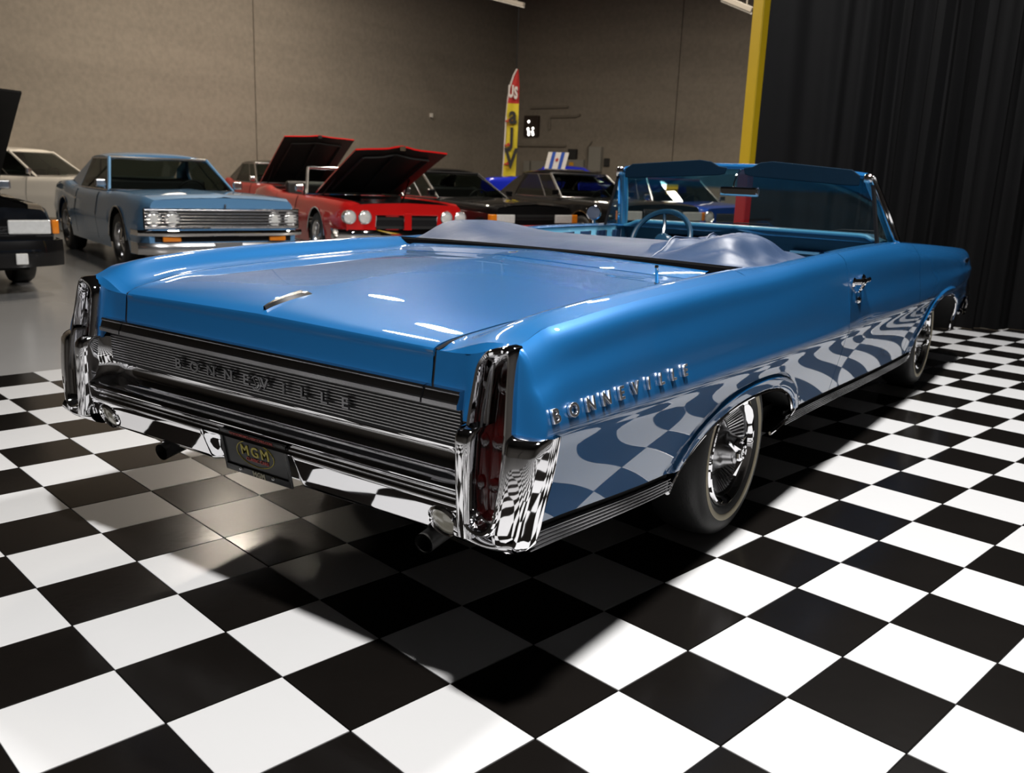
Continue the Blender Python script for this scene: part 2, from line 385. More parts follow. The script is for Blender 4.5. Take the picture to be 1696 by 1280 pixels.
def side_grid(x0, x1, sgn, n, nz=64, xs=None):
    xs = np.linspace(x0, x1, n) if xs is None else xs
    V = np.zeros((len(xs), nz, 3))
    for i, x in enumerate(xs):
        a, b = zlow(x), float(zr(x)); t = np.linspace(0, 1, nz); z = a + (b - a) * t
        y = prof_y(x, z)
        if abs(x - 1.42) < .75 or abs(x - 4.86) < .85:
            d = arch_dist(x, z); y = y + .013 * (1 - sst(.045, .06, d)) * (1 - .9 * (1 - sst(0, .012, d)))
        V[i, :, 0] = x; V[i, :, 1] = sgn * y; V[i, :, 2] = z
    return V
def stations(x0, x1):
    """dense near the ends of the wheel openings"""
    s = set(np.linspace(x0, x1, int((x1 - x0) / .035) + 2).round(4))
    for xc, a, *_ in ARCH:
        for e in (.9995, .998, .995, .99, .98, .97, .955, .94, .92, .90, .87, .84, .80, .76):
            for q in (xc - a * e, xc + a * e):
                if x0 < q < x1: s.add(round(q, 4))
        for q in (xc - a - .003, xc + a + .003):
            if x0 < q < x1: s.add(round(q, 4))
    return np.array(sorted(s))
def xtail(z): return .052 - (.89 - z) * .17          # the canted tail
def ygap(x): return ip(x, [.0, .051, .09, .14, .2, .30, .5, .73, 1.03, 1.415], [.640, .649, .658, .668, .680, .698, .718, .729, .732, .715])
def zgap(x): return ip(x, [.0, .045, .07, .14, .2, .30, .73, 1.03, 1.415], [.846, .853, .866, .880, .888, .900, .916, .923, .932])
def zcen(x): return ip(x, [.04, .058, .085, .13, .206, .46, .754, 1.208, 1.6], [.858, .868, .880, .893, .908, .934, .953, .974, .978])
GAPF = lambda y: 1.415 - .205 * (1 - (np.abs(y) / .715) ** 1.4)         # front edge of the lid
def fender_top(x, n=14):
    """rows from the ridge inward to the lid gap"""
    R_, Z_, g, zg = float(yr(x)), float(zr(x)), float(ygap(x)), float(zgap(x)); t = np.linspace(0, 1, n)
    y = R_ + (g - R_) * t; up = .018 * float(sst(.02, .3, x))
    z = Z_ + (zg - Z_) * sst(.25, 1, t) ** 1.0 + up * np.sin(np.minimum(t / .75, 1) * PI) ** 1.2
    return y, z
body = MB()
for s in (-1, 1):
    xs = stations(.03, 2.508); V = side_grid(0, 0, s, 0, xs=xs)
    for i in range(len(xs)):                                          # the rear edge follows the canted tail
        f = 1 - sst(.03, .22, xs[i]); V[i, :, 0] += f * (np.array([xtail(z) for z in V[i, :, 2]]) + .024 - .03)
    body.grid(V, flip=s > 0)
    rows = []
    for p_ in V[0]:
        z = p_[2]; yb_ = float(ip(z, [.45, .50, .58, .69, .80, .872, .892], [.880, .903, .910, .905, .893, .884, .866])); ys_ = abs(p_[1])
        rows.append([(xtail(z) + .024 - .018 * math.sin(q), s * (yb_ + (ys_ - yb_) * math.cos(q)), z) for q in np.linspace(0, PI / 2, 8)] + [(xtail(z) + .05, s * yb_, z)])
    body.grid(rows)
    xs = np.concatenate([np.linspace(.03, .3, 16), np.linspace(.34, 1.415, 30)])
    def ftop(x):
        f = 1 - float(sst(.03, .22, x)); y, z = fender_top(x); y0 = float(yr(x)); yg_ = float(ygap(x))
        return [(x + f * (.022 + .024 * float(np.clip((a - yg_) / (y0 - yg_), 0, 1))), s * a, c_) for a, c_ in zip(y, z)]
    G = np.array([ftop(x) for x in xs]); body.grid(G, flip=s < 0)
    # gap flange
    E = G[:, -1]; body.grid(np.stack([E, E - [0, 0, .02]], 1))
    # rear face beside the lid, and the fender end inside the lamp
    zz = np.linspace(.725, 1, 8); rows = []
    for y in (.649, .70, .742, .756, .772, .792):
        pts = []
        xo = (0 if y < .745 else .0) ; top = float(ip(y, [.649, .70, .742, .83, .873], [.853, .853, .856, .880, .891]))
        for k in np.linspace(0, 1, 10):
            zb_ = .726 if y < .75 else .70; z = zb_ + (top - zb_) * k
            x = .052 - (.853 - min(z, .853)) * .11 if y < .745 else xtail(z) + .004
            pts.append((x, s * y, z))
        rows.append(pts)
    body.grid(rows)
    # little roll between top and rear face
    rows = []
    for y in np.linspace(.649, .873, 12):
        top = float(ip(y, [.649, .70, .742, .83, .873], [.853, .853, .856, .880, .891])); xx = .05
        g_ = np.array(ftop(.03)); oy = np.argsort(np.abs(g_[:, 1])); x2 = float(np.interp(y, np.abs(g_[oy, 1]), g_[oy, 0])); z2 = float(np.interp(y, np.abs(g_[oy, 1]), g_[oy, 2]))
        rows.append([((.052 if y < .745 else xtail(top) + .004), s * y, min(top, z2 - .001)), (x2, s * y, z2)])
    body.grid(rows)
# panel between lid and top boot, then the narrow belt shelves
rows = []
for y in np.linspace(-1, 1, 61):
    yy = y * .715; xf = float(GAPF(yy)) + .006; zf = float(zcen(xf) + (zgap(min(xf, 1.415)) - zcen(xf)) * abs(y) ** 1.15); xb = 1.60 - .03 * abs(y)
    zb = .977 - .016 * abs(y) ** 1.3
    rows.append([(xf, yy, zf - .018), (xf, yy, zf)] + [(xf + (xb - xf) * t, yy, zf + (zb - zf) * t + .004 * math.sin(t * PI)) for t in (.05, .2, .4, .6, .8, .95, 1)] + [(xb + .002, yy, zb - .05)])
body.grid(rows)
for s in (-1, 1):
    rows = []
    for x in np.linspace(1.415, 2.508, 26):
        R_, Z_ = float(yr(x)), float(zr(x)); yi = float(ip(x, [1.415, 1.57, 1.75, 2.5], [.715, .715, .80, .80])); f = float(sst(1.42, 1.9, x))
        zi = .932 + (.02) * float(sst(1.415, 1.6, x)) + .012 * f
        t = np.linspace(0, 1, 10); y = R_ + (yi - R_) * t; z = Z_ + (zi - Z_) * sst(.2, 1, t) + .018 * (1 - f) * np.sin(np.minimum(t / .75, 1) * PI) + .006 * f * np.sin(t * PI)
        rows.append([(x, s * a, b) for a, b in zip(y, z)] + [(x, s * yi, zi - .12)])
    body.grid(rows, flip=s < 0)
body.build('rear_body', BLUE, car, angle=28)
# ---- doors and front fenders
for s in (-1, 1):
    m = MB(); V = side_grid(2.5135, 3.9715, s, 44); m.grid(V, flip=s > 0)
    xs = np.linspace(2.5135, 3.9715, 30); rows = []
    for x in xs:
        R_, Z_ = float(yr(x)), float(zr(x)); yi = .815; t = np.linspace(0, 1, 8); zi = Z_ - .006
        rows.append([(x, s * (R_ + (yi - R_) * a), Z_ + (zi - Z_) * a + .006 * math.sin(a * PI)) for a in t])
    m.grid(rows, flip=s < 0)
    for x in (2.5135, 3.9715):
        z = np.linspace(zlow(x), float(zr(x)), 24); y = prof_y(x, z); m.grid([[(x, s * a, b), (x, s * (a - .06), b)] for a, b in zip(y, z)])
    door = m.build('door', BLUE, car, angle=30)
    # inner door skin with dark bands and bright strips
    m = MB(); m.grid([[(x, s * .815, z) for z in (.45, .6, .75, .86, .90)] + [(x, s * .825, .955), (x, s * .818, .975), (x, s * .815, .982)] for x in np.linspace(2.53, 3.95, 12)]); m.build('inner_panel', LIGHTBLUE, door)
    for k in range(4):
        x = 3.02 + .20 * k; m = MB(); m.box((x, s * .811, .91), (.10, .012, .09)); bevel(m.build('dark_band', TRIMBLUE if 0 else VINYL, door, smooth=False), .003)
        m = MB(); m.box((x + .056, s * .811, .91), (.012, .016, .094)); bevel(m.build('bright_strip', CHROME2, door, smooth=False), .003)
    m = MB(); m.bar((2.7, s * .79, .82), (3.3, s * .79, .82), .07, .05); bevel(m.build('armrest', TRIMBLUE, door), .015, 3)
    # outer handle
    y0 = float(prof_y(2.66, np.array([.858]))[0]); m = MB()
    m.tube([(2.58, s * (y0 + .004), .862), (2.585, s * (y0 + .028), .864), (2.66, s * (y0 + .034), .866), (2.735, s * (y0 + .028), .866), (2.74, s * (y0 + .004), .866)], [.013, .014, .011, .014, .013], n=10)
    m.lathe([(.0, 0), (.02, 0), (.022, .004), (.017, .012), (0, .012)], n=20, c=(2.585, s * y0, .86), sgn=s); m.lathe([(.0, 0), (.02, 0), (.022, .004), (.017, .012), (0, .012)], n=20, c=(2.735, s * y0, .866), sgn=s)
    m.tube([(2.66, s * (y0 + .03), .864), (2.655, s * (y0 + .022), .838), (2.65, s * (y0 + .012), .812)], [.014, .012, .006], n=8)
    m.build('door_handle', CHROME, door)
    y1 = float(prof_y(2.655, np.array([.775]))[0]); m = MB(); m.lathe([(0, .012), (.009, .012), (.013, .006), (.016, 0)], n=18, c=(2.655, s * y1, .775), sgn=s); m.build('door_lock', CHROME, door)
    # front fender
    m = MB(); xs = stations(3.9775, 6.195); m.grid(side_grid(0, 0, s, 0, xs=xs), flip=s > 0)
    rows = []
    for x in np.linspace(3.9775, 6.195, 34):
        R_, Z_ = float(yr(x)), float(zr(x)); t = np.linspace(0, 1, 8); zi = Z_ - .004 - .004 * float(sst(4.2, 5, x))
        rows.append([(x, s * (R_ + (.68 * min(1, R_ / .8) - R_) * a), Z_ + (zi - Z_) * a + .008 * math.sin(a * PI)) for a in t])
    m.grid(rows, flip=s < 0); m.build('front_fender', BLUE, car, angle=28)
    # fender script and side spear near the nose
    for k in range(5): MB().bar((5.62 + .04 * k, s * (float(prof_y(5.62 + .04 * k, np.array([.79]))[0]) + .004), .775), (5.635 + .04 * k, s * (float(prof_y(5.63 + .04 * k, np.array([.79]))[0]) + .004), .80), .008, .012).build('fender_script_letter', CHROME, car, smooth=False)
# hood, cowl and nose
m = MB(); rows = []
for x in np.concatenate([np.linspace(3.62, 4.0, 8), np.linspace(4.1, 6.16, 16)]):
    zf = float(zr(max(x, 3.6))) - .008; zc = zf + (.035 if x > 4 else .03) * float(sst(3.5, 4.3, x)); yh = .675 * min(1, float(yr(x)) / .8) if x > 3.98 else .82
    rows.append([(x, yh * t, zf + (zc - zf) * (1 - abs(t) ** 2.2) + .02 * max(0, 1 - abs(t) / .18)) for t in np.linspace(-1, 1, 25)])
m.grid(rows); m.build('hood', BLUE, car, angle=30)
m = MB(); rows = []
for t in np.linspace(-1, 1, 33):
    y = .80 * t; x = 6.17 + .05 * (1 - abs(t) ** 3) - .03 * (abs(t) > .98)
    rows.append([(x - .02, y, .80), (x + .01, y, .77), (x + .012, y, .52), (x - .05, y, .44)])
m.grid(rows); m.build('nose_panel', BLUE, car)
m = MB()
for k in range(7): m.tube([(6.225, -.5, .55 + .032 * k), (6.24, 0, .55 + .032 * k), (6.225, .5, .55 + .032 * k)], .006, n=6)
m.build('grille', CHROME, car)
for s in (-1, 1):
    for k in (0, 1): MB().lathe([(0, .03), (.05, .028), (.075, .012), (.085, .018), (.092, .0)], n=24, c=(6.195, s * .66, .58 + .15 * k), axis='x').build('headlight', CHROME2, car)
m = MB(); rows = []
for t in np.linspace(-1, 1, 41):
    y = .985 * math.sin(t * PI / 2); xx = 6.27 - .42 * abs(t) ** 6 - .05 * abs(t) ** 2
    rows.append([(xx - .05, y * .97, .52), (xx - .01, y, .525), (xx + .02, y * 1.005, .50), (xx + .025, y * 1.005, .44), (xx - .005, y, .39), (xx - .06, y * .97, .37)])
m.grid(rows); m.build('front_bumper', CHROME, car)
# bright wraparound at the nose corner, seen beyond the wheel
for s in (-1, 1):
    m = MB(); rows = []
    for k in np.linspace(0, 1, 14):
        z = .36 + .27 * k; x = 6.00 + .12 * k; y = float(prof_y(min(x, 6.15), np.array([z]))[0])
        rows.append([(x - .10, s * (y + .0), z), (x - .05, s * (y + .014), z), (x + .02, s * (y + .016), z), (x + .07, s * (y - .02), z)])
    m.grid(rows); m.build('bumper_end', CHROME, car)

# ---- trunk lid
m = MB(); rows = []
for t in np.linspace(-1, 1, 73):
    col = []
    for u in np.concatenate([np.linspace(0, .08, 10), np.linspace(.10, 1, 34)]):
        xe = .052; y_f = .709 * t; xf = float(GAPF(y_f)) - .006; x = xe + (xf - xe) * u; g = float(ygap(x)) - .009
        y = g * t; zc_, zg = float(zcen(x)), float(zgap(x)); a = abs(t)
        z = zc_ + (zg - zc_) * (math.sqrt(a * a + .00004) - .0063) ** 1.10 if a > 0 else zc_
        if u > .55: z -= .004 * math.exp(-((u - .93) / .05) ** 2) * (1 - a ** 6)
        col.append((x, y, z))
    gg = (.649 - .009) * t; z0 = col[0][2]
    pre = [(.052 - (.853 - z) * .11, gg, z) for z in np.linspace(.762, .840, 7)] + [(.0495, gg, .849 + (z0 - .853) * .6)]
    rows.append(pre + col)
m.grid(rows)
R0 = np.array(rows)
for E in (R0[0], R0[-1], R0[:, -1]): m.grid(np.stack([E, E - [0, 0, .02]], 1))
lid = m.build('trunk_lid', BLUE, car, angle=30)
for s in (-1, 1):                                                    # dark weather strip down in the shut line
    P = [(.030 + .022 * .18 * 0, s * .6455, z) for z in np.linspace(.74, .845, 6)] + [(x, s * (float(ygap(x)) - .0035), float(zgap(x)) - .006) for x in np.linspace(.056, 1.41, 40)]
    P = [((.052 - (.853 - z) * .11 + .006) if i < 6 else x, y, z) for i, (x, y, z) in enumerate(P)]
    MB().tube(P, .0052, n=6).build('weather_strip', BLACK, lid)
MB().tube([(float(GAPF(y)) , y, float(zcen(float(GAPF(y)))) + (.932 - float(zcen(float(GAPF(y))))) * (abs(y) / .715) ** 1.12 - .007) for y in np.linspace(-.71, .71, 40)], .0045, n=6).build('weather_strip', BLACK, lid)
m = MB()                                                             # V-shaped emblem on the lid
for s in (-1, 1):
    rows = []
    for k in np.linspace(0, 1, 10):
        x = .066 + .15 * k; zc_ = float(zcen(x)); wdt = .006 + .026 * k
        rows.append([(x, s * 0.0, zc_ + .012 * (1 - k * .5)), (x + .003, s * wdt * .5, zc_ + .013 * (1 - k * .4)), (x + .006, s * wdt, zc_ + .001)])
    m.grid(rows)
m.build('lid_emblem', CHROME2, lid)
# ---- trim strip, ribbed panel, name in letters
TRIMM = mat('trim_bright', (.50, .50, .52), metal=1, rough=.16, noise=.05)
SILLM = mat('sill_bright', (.34, .34, .35), metal=1, rough=.2, noise=.1)
def trim_piece(y0, y1, nm):
    m = MB(); rows = []
    for y in np.linspace(y0, y1, 24):
        rows.append([(.055, y, .770), (.022, y, .769), (.017, y, .764), (.021, y, .760), (.014, y, .742), (.010, y, .739), (.010, y, .728), (.018, y, .724), (.055, y, .722)])
    m.grid(rows); m.f += [tuple(range(9)), tuple(range(9 * 23, 9 * 24))]; m.m += [0, 0]
    return m.build(nm, TRIMM, car, angle=20)
trim_piece(-.633, .633, 'trunk_trim'); trim_piece(-.747, -.639, 'trim_end'); trim_piece(.639, .747, 'trim_end')
PANEL = mat('dark_ribbed_panel', (0.008, 0.008, 0.009), metal=.0, rough=0.35, spec=.3, noise=0.2, nscale=20)
m = MB(); m.box((.058, 0, .68), (.03, 1.475, .115)); panel = m.build('ribbed_panel', PANEL, car, smooth=False)
for k in range(11):
    z = .717 - .0084 * k; m = MB(); m.tube([(.042, -.735, z), (.042, .735, z)], .0017, n=6); m.build('rib', CHROME2, panel)
word = 'BONNEVILLE'
LETF = mat('fender_letter_chrome', (.75, .75, .77), metal=1, rough=.28, noise=.05)
LET = mat('letter_chrome', (.28, .28, .29), metal=1, rough=.15, noise=.05)
for k, ch in enumerate(word):
    y = .355 - .0795 * k; o = glyph(ch, .043, .0035, LET, 'tail_letter', panel, bold=.0008); orient(o, (.030, y, .672), (0, -1, 0), (0, 0, 1), 1.25, 1)
m = MB(); m.tube([(.034, .06 * math.cos(a) * .35, .667 + .02 * math.sin(a)) for a in np.linspace(.6, 5.6, 14)], .0028, n=6)
m.tube([(.034, -.012, .667), (.034, -.002, .652), (.034, .012, .683)], .0025, n=6); m.build('crest_emblem', LET, panel)

# ---- rear bumper
BP = np.array([(.050, .636), (.056, .615), (.055, .596), (.047, .580), (.033, .566), (.014, .557), (-.003, .554), (-.012, .549), (-.016, .541), (-.012, .533), (-.003, .529),
               (.003, .524), (.004, .518), (-.001, .512), (-.009, .509), (-.013, .503), (-.012, .494), (-.006, .478), (.002, .458), (.010, .438), (.018, .418), (.025, .405), (.038, .397), (.08, .394)])
LOWP = np.array([(-.036 + .004 * i, 0) for i in range(8)])
def bump_row(y):
    P = BP.copy(); a = abs(y)
    r = 1 - float(sst(.158, .205, a))                                  # plate recess
    if r > 0:
        i = np.arange(16, 24); zz = np.linspace(.498, .402, 8); P[i, 0] += r * (np.linspace(.028, .052, 8) - P[i, 0]) * np.array([.6, 1, 1, 1, 1, 1, .8, .4]); P[i, 1] += r * (zz - P[i, 1]) * .6
    return [(x, y, z) for x, z in P]
ys = np.unique(np.concatenate([np.linspace(-.80, .80, 81), np.linspace(.15, .21, 14), -np.linspace(.15, .21, 14), np.linspace(.65, .80, 18), -np.linspace(.65, .80, 18)]))
m = MB(); m.grid([bump_row(y) for y in ys])
for s in (-1, 1):                                                    # the cove sweeps up and back into each end
    rows = []
    for q in np.linspace(0, 1, 14):
        y = .690 + .10 * q; dx = .085 * (1 - math.sqrt(max(0, 1 - q ** 2.2)))
        zt = .642 + .062 * float(sst(.28, .50, q)); prof = [(.055, zt + .0)] + [(.052, .642 + (zt - .642) * .5)] + [(px, pz) for px, pz in BP[:8]]
        rows.append([(.06, s * y, zt - .002)] + [(max(-.03, px - dx * min(1, max(0, (pz - .545) / .03))), s * y, pz if k > 1 else pz) for k, (px, pz) in enumerate(prof)])
    m.grid(rows)
bumper = m.build('rear_bumper', CHROME, car, angle=50)
def sect(u, n=13):                                                   # rounded cross-section weights
    t = np.linspace(-1, 1, n); return t, (1 - np.abs(t) ** 4.5) ** (1 / 2.0)
for s in (-1, 1):
    # outer arm of the bumper end
    m = MB(); rows = []
    for z in [.4185, .421, .43, .445, .47, .50, .54, .58, .62, .655, .675, .686, .693, .697]:
        yi = float(ip(z, [.418, .43, .445, .47, .5, .6, .70], [.915, .895, .884, .878, .882, .893, .900])); yo = float(ip(z, [.418, .43, .5, .6, .70], [.940, .950, .966, .985, .993]))
        cap = 1.0 if z < .67 else math.sqrt(max(0, 1 - ((z - .67) / .0275) ** 2)); low = min(1, .35 + (z - .4185) / .03)
        xb = float(ip(z, [.418, .5, .7], [.0, .0, .02])); t, b = sect(0, 15)
        hx = .048 * cap * low; cen = (yi + yo) / 2; hw = (yo - yi) / 2
        row = [(xb + .085, s * (yi + .004), z), (xb + .02, s * yi, z)]
        row += [(xb + .012 - hx * bb * .8 + .014 * tt, s * (cen + hw * tt), z) for tt, bb in zip(t, b)] + [(xb + .03, s * (yo + .004), z), (xb + .062, s * (yo + .003), z)]
        rows.append(row)
    m.grid(rows); m.f += [tuple(range(len(rows[0])))]; m.m += [0]
    n = len(rows[0]); o0 = len(m.v) - n; m.f += [tuple(range(o0, o0 + n))]; m.m += [0]
    # inner arm
    rows = []
    for z in [.44, .455, .48, .52, .56, .60, .64, .668, .683, .693, .699, .702]:
        yi = float(ip(z, [.44, .5, .6, .70], [.790, .783, .776, .772])); yo = float(ip(z, [.44, .5, .6, .70], [.838, .832, .828, .826]))
        cap = 1.0 if z < .675 else math.sqrt(max(0, 1 - ((z - .675) / .0275) ** 2)); t, b = sect(0, 13); cen, hw = (yi + yo) / 2, (yo - yi) / 2
        rows.append([(.07, s * yi, z)] + [(.0 - .042 * cap * bb, s * (cen + hw * tt), z) for tt, bb in zip(t, b)] + [(.09, s * yo, z)])
    m.grid(rows)
    # bridge under the lamp, ending in the lower tip
    rows = []
    for y in np.linspace(.775, .945, 22):
        q = (y - .775) / .17; zt = .505 - .055 * math.sin(min(1, q / .55) * PI / 2) + .03 * float(sst(.6, 1, q)); zb = .405 + .012 * q
        t = np.linspace(0, 1, 14); bul = np.sin(np.clip(t, 0, 1) * PI) ** .6
        rows.append([(.06, s * y, zt + .002)] + [(.015 - .048 * b_ * (1 - .25 * (1 - tt)) + .03 * tt ** 3 * 0, s * y, zt + (zb - zt) * tt) for tt, b_ in zip(t, bul)] + [(.08, s * y, zb)])
    m.grid(rows)
    m.build('bumper_end', CHROME, bumper, angle=50)
    # round reflector
    c = (.012, s * .717, .443); tilt = math.radians(22)
    ob = MB().lathe([(.046, -.012), (.047, .006), (.042, .012), (.038, .008), (.037, .004)], n=32, axis='x', sgn=-1).build('reflector', CHROME, bumper)
    ob.location = c; ob.rotation_euler = (0, -tilt, 0)
    ob2 = MB().lathe([(0, .0085), (.014, .008), (.029, .006), (.037, .003)], n=28, axis='x', sgn=-1).build('reflector_lens', GLASSM, ob); ob2['label'] = 'smoky clear lens'
    # exhaust pipe
    pe = [(-.005, .665, .372), (.12, .655, .385), (.5, .60, .36), (.9, .55, .30)] if s < 0 else [(-.075, .405, .400), (.10, .50, .39), (.5, .58, .36), (.9, .56, .30)]
    if s > 0: pe = [(.02, .455, .368), (.14, .47, .385), (.5, .52, .36), (.9, .5, .30)]
    m = MB(); m.tube([(a, s * b, c_) for a, b, c_ in pe], .027, n=20, caps=False); m.tube([(a, s * b, c_) for a, b, c_ in pe], .023, n=20, caps=False); m.build('exhaust_pipe', mat('dark_pipe', (.015, .014, .013), metal=.3, rough=.5, noise=.3), car)  # dark pipe colour, slightly uneven

# ---- tail lamps
for s in (-1, 1):
    def ringpts(off, dx):
        """closed outline of the lamp opening, shrunk by off, pushed forward by dx"""
        P = [(.792, .845), (.812, .872), (.845, .884), (.866, .888), (.884, .875), (.893, .80), (.905, .69), (.910, .58), (.905, .50), (.885, .462), (.85, .455), (.815, .47), (.800, .51), (.790, .60), (.783, .70), (.786, .79)]
        P = np.array(P); c = np.array([.848, .67]); d = P - c; L = np.array([.055, .21]); k = 1 - off / L
        Q = c + d * k; Qd = []
        n = len(Q)
        for i in range(n):
            p0, p1, p2, p3 = Q[i - 1], Q[i], Q[(i + 1) % n], Q[(i + 2) % n]
            for t in (0, .25, .5, .75): Qd.append(.5 * (2 * p1 + (p2 - p0) * t + (2 * p0 - 5 * p1 + 4 * p2 - p3) * t * t + (3 * p1 - p0 - 3 * p2 + p3) * t ** 3))
        return [(xtail(z) + dx, s * y, z) for y, z in Qd]
    m = MB(); m.grid([ringpts(-.004, .05), ringpts(-.004, .0), ringpts(-.002, -.016), ringpts(.004, -.024), ringpts(.010, -.022), ringpts(.014, -.010), ringpts(.017, .012), ringpts(.019, .020), ringpts(.024, .020), ringpts(.026, .03), ringpts(.028, .055)], cv=True)
    bz = m.build('tail_lamp', CHROME, car, angle=40)
    R_ = ringpts(.027, .045); c = np.mean(np.array(R_), 0); m = MB()
    rows = [[tuple(c + (np.array(p_) - c) * k + np.array([-.018 * (1 - k * k), 0, 0])) for p_ in R_] for k in (.02, .4, .7, .9, 1.0)]
    m.grid(rows, cv=True); m.build('lens', REDLENS, bz)
    for z in (.79, .66, .56):
        y = .845 + (.8 - z) * .03; MB().lathe([(0, .006), (.012, .004), (.018, 0)], n=18, c=(xtail(z) + .028, s * y, z), axis='x', sgn=-1).build('bulb_ring', mat('red_bulb_glass', (.012, .0004, .0004), rough=.2, coat=1, noise=.2), bz)
    m = MB(); m.tube([(xtail(z) + .02, s * (.815 + (.8 - z) * .02), z) for z in np.linspace(.50, .84, 12)], .0035, n=6); m.build('lamp_rib', CHROME2, bz)

# ---- plate
plate = empty('license_plate', (0.026, -.002, .4455), parent=car); plate['label'] = 'black dealer plate in a black frame with yellow letters'
pt = Matrix.Rotation(math.radians(-90), 4, 'Z') @ Matrix.Rotation(math.radians(90 + 11), 4, 'X') @ Matrix.Diagonal((.94, .86, 1, 1)); pt.translation = (.012, -.018, .457); plate.matrix_local = pt
PLK = mat('plate_black', (.02, .02, .021), rough=.28, noise=.1); PYE = mat('plate_yellow', (.50, .42, .06), rough=.4, noise=.05); PRE = mat('plate_red', (.38, .03, .02), rough=.4, noise=.05)
FRM = mat('plate_frame_plastic', (.008, .008, .008), rough=.22, noise=.1)
bevel(MB().box((0, 0, 0), (.292, .148, .004)).build('plate_sheet', PLK, plate, smooth=False), .0015)
m = MB()
for q in ((0, .0705, .306, .017), (0, -.066, .306, .026), (-.148, 0, .011, .158), (.148, 0, .011, .158)): m.box((q[0], q[1], .004), (q[2], q[3], .007))
bevel(m.build('plate_frame', FRM, plate, smooth=False), .002)
m = MB(); m.tube([(.085 * math.cos(a) + .0, .008 + .047 * math.sin(a), .003) for a in np.linspace(0, 2 * PI, 40, endpoint=False)], .0014, n=5, closed=True); m.build('oval_line', PYE, plate)
for k, ch in enumerate('MGM'): orient(glyph(ch, .052, .0012, PYE, 'plate_letter', plate, bold=.0007), (-.046 + .046 * k, .014, .0032), (1, 0, 0), (0, 1, 0), .95, 1)
orient(glyph('CLASSIC CARS', .016, .0008, PRE, 'plate_text', plate, bold=.0006), (.006, -.016, .0032), (1, 0, 0), (0, 1, 0))
orient(glyph('WWW.MGMCLASSICCARS.COM', .0125, .0005, PRE, 'frame_text', plate, bold=.0004), (0, .0705, .0082), (1, 0, 0), (0, 1, 0), 1.1, 1)
for k, ch in enumerate('MGM'): orient(glyph(ch, .026, .0008, mat('plate_pale', (.35, .32, .22), rough=.4, noise=.05), 'frame_letter', plate, bold=.0008), (-.012 + .019 * k, -.066, .0082), (1, 0, 0), (0, 1, 0), .9, 1)
for q in ((-.075, .058), (.075, .058), (-.075, -.060), (.075, -.060)):
    MB().lathe([(0, .006), (.004, .006), (.006, .003), (.006, 0)], n=12, c=(q[0], q[1], .003 if q[1] > 0 else .008), axis='z').build('screw', CHROME2 if q[1] < 0 else BLACK, plate)

# ---- BONNEVILLE along the rear fenders, sill mouldings, wheel-arch lips
for s in (-1, 1):
    for k, ch in enumerate(word):
        x = .078 + .0775 * k; z = .741 - .002 * k / 9; y = float(prof_y(x, np.array([z]))[0]); y2 = float(prof_y(x, np.array([z + .02]))[0])
        o = glyph(ch, .047, .0035, LETF, 'fender_letter', car, bold=.0006, bev=.0008)
        orient(o, (x, s * (y + .0055), z), (-s, 0, 0), (0, s * (y2 - y), .02), 1.2, 1)
    def moulding(x0, x1):
        xs = np.linspace(x0, x1, max(3, int((x1 - x0) / .06))); m = MB(); rows = []; dk = MB(); r2 = []
        for x in xs:
            t_ = sill_z(x); y = float(prof_y(x, np.array([t_]))[0]); h = float(ip(x, [0, .9, 4], [.052, .046, .040]))
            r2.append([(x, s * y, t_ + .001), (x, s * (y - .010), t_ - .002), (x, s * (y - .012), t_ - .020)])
            row = []; z = t_ - .018
            for k in range(5):
                hh = h / 5; row += [(x, s * (y - .006), z), (x, s * (y + .003), z - hh * .40), (x, s * (y + .003), z - hh * .62), (x, s * (y - .006), z - hh * .98)]; z -= hh
            row += [(x, s * (y - .03), z - .004), (x, s * (y - .12), z - .006)]
            rows.append(row)
        m.grid(rows); m.build('sill_moulding', SILLM, car, angle=20); dk.grid(r2); dk.build('sill_black_strip', BLACK, car)  # black band recessed above the bright ribs
    moulding(.05, ARCH[0][0] - ARCH[0][1] - .004); moulding(ARCH[0][0] + ARCH[0][1] - .10, ARCH[1][0] - ARCH[1][1] - .004)
    for xc, a, zt, z0 in ARCH:
        t = np.concatenate([-np.cos(np.linspace(0, PI, 70))]) ; path = [(xc - a, None, z0 - .02)]
        P = []
        for u in t:
            x = xc + a * u; z = z0 + (zt - z0) * max(0, 1 - abs(u) ** 2.3) ** (1 / 1.9); zz = max(z, sill_z(x) - (.07 if u < 0 or xc > 3 else .0)); P.append((x, s * (float(prof_y(x, np.array([zz]))[0]) + .003), zz))
        if xc < 3:
            P += [(x, s * (float(prof_y(x, np.array([z]))[0]) + .003), z) for x, z in ((xc + a - .012, .375), (xc + a - .05, .358), (xc + a - .11, .345), (xc + a - .18, .334), (xc + a - .25, .328))]
        MB().tube(P, .0075, n=8).build('arch_lip', CHROME, car)
        P2 = np.array(P); m = MB(); m.grid(np.stack([P2, P2 * [1, 0, 1] + [0, s * .62, 0]], 1)); m.build('wheel_housing', DARK, car)
    # fuel/vent details: short spear behind the door front edge
# ---- antenna
ant = MB().lathe([(0, .016), (.010, .016), (.013, .010), (.021, .007), (.023, 0)], n=20, c=(1.0, -.765, .932), axis='z').build('antenna', CHROME, car)
MB().tube([(1.0, -.765, .945), (.995, -.766, .957)], .009, n=10).build('antenna_collar', BLACK, ant)
MB().tube([(.995, -.766, .957), (.985, -.766, 1.005), (.9845, -.766, 1.006), (.984, -.766, 1.013)], [.006, .005, .007, .005], n=10).build('antenna_mast', CHROME, ant)

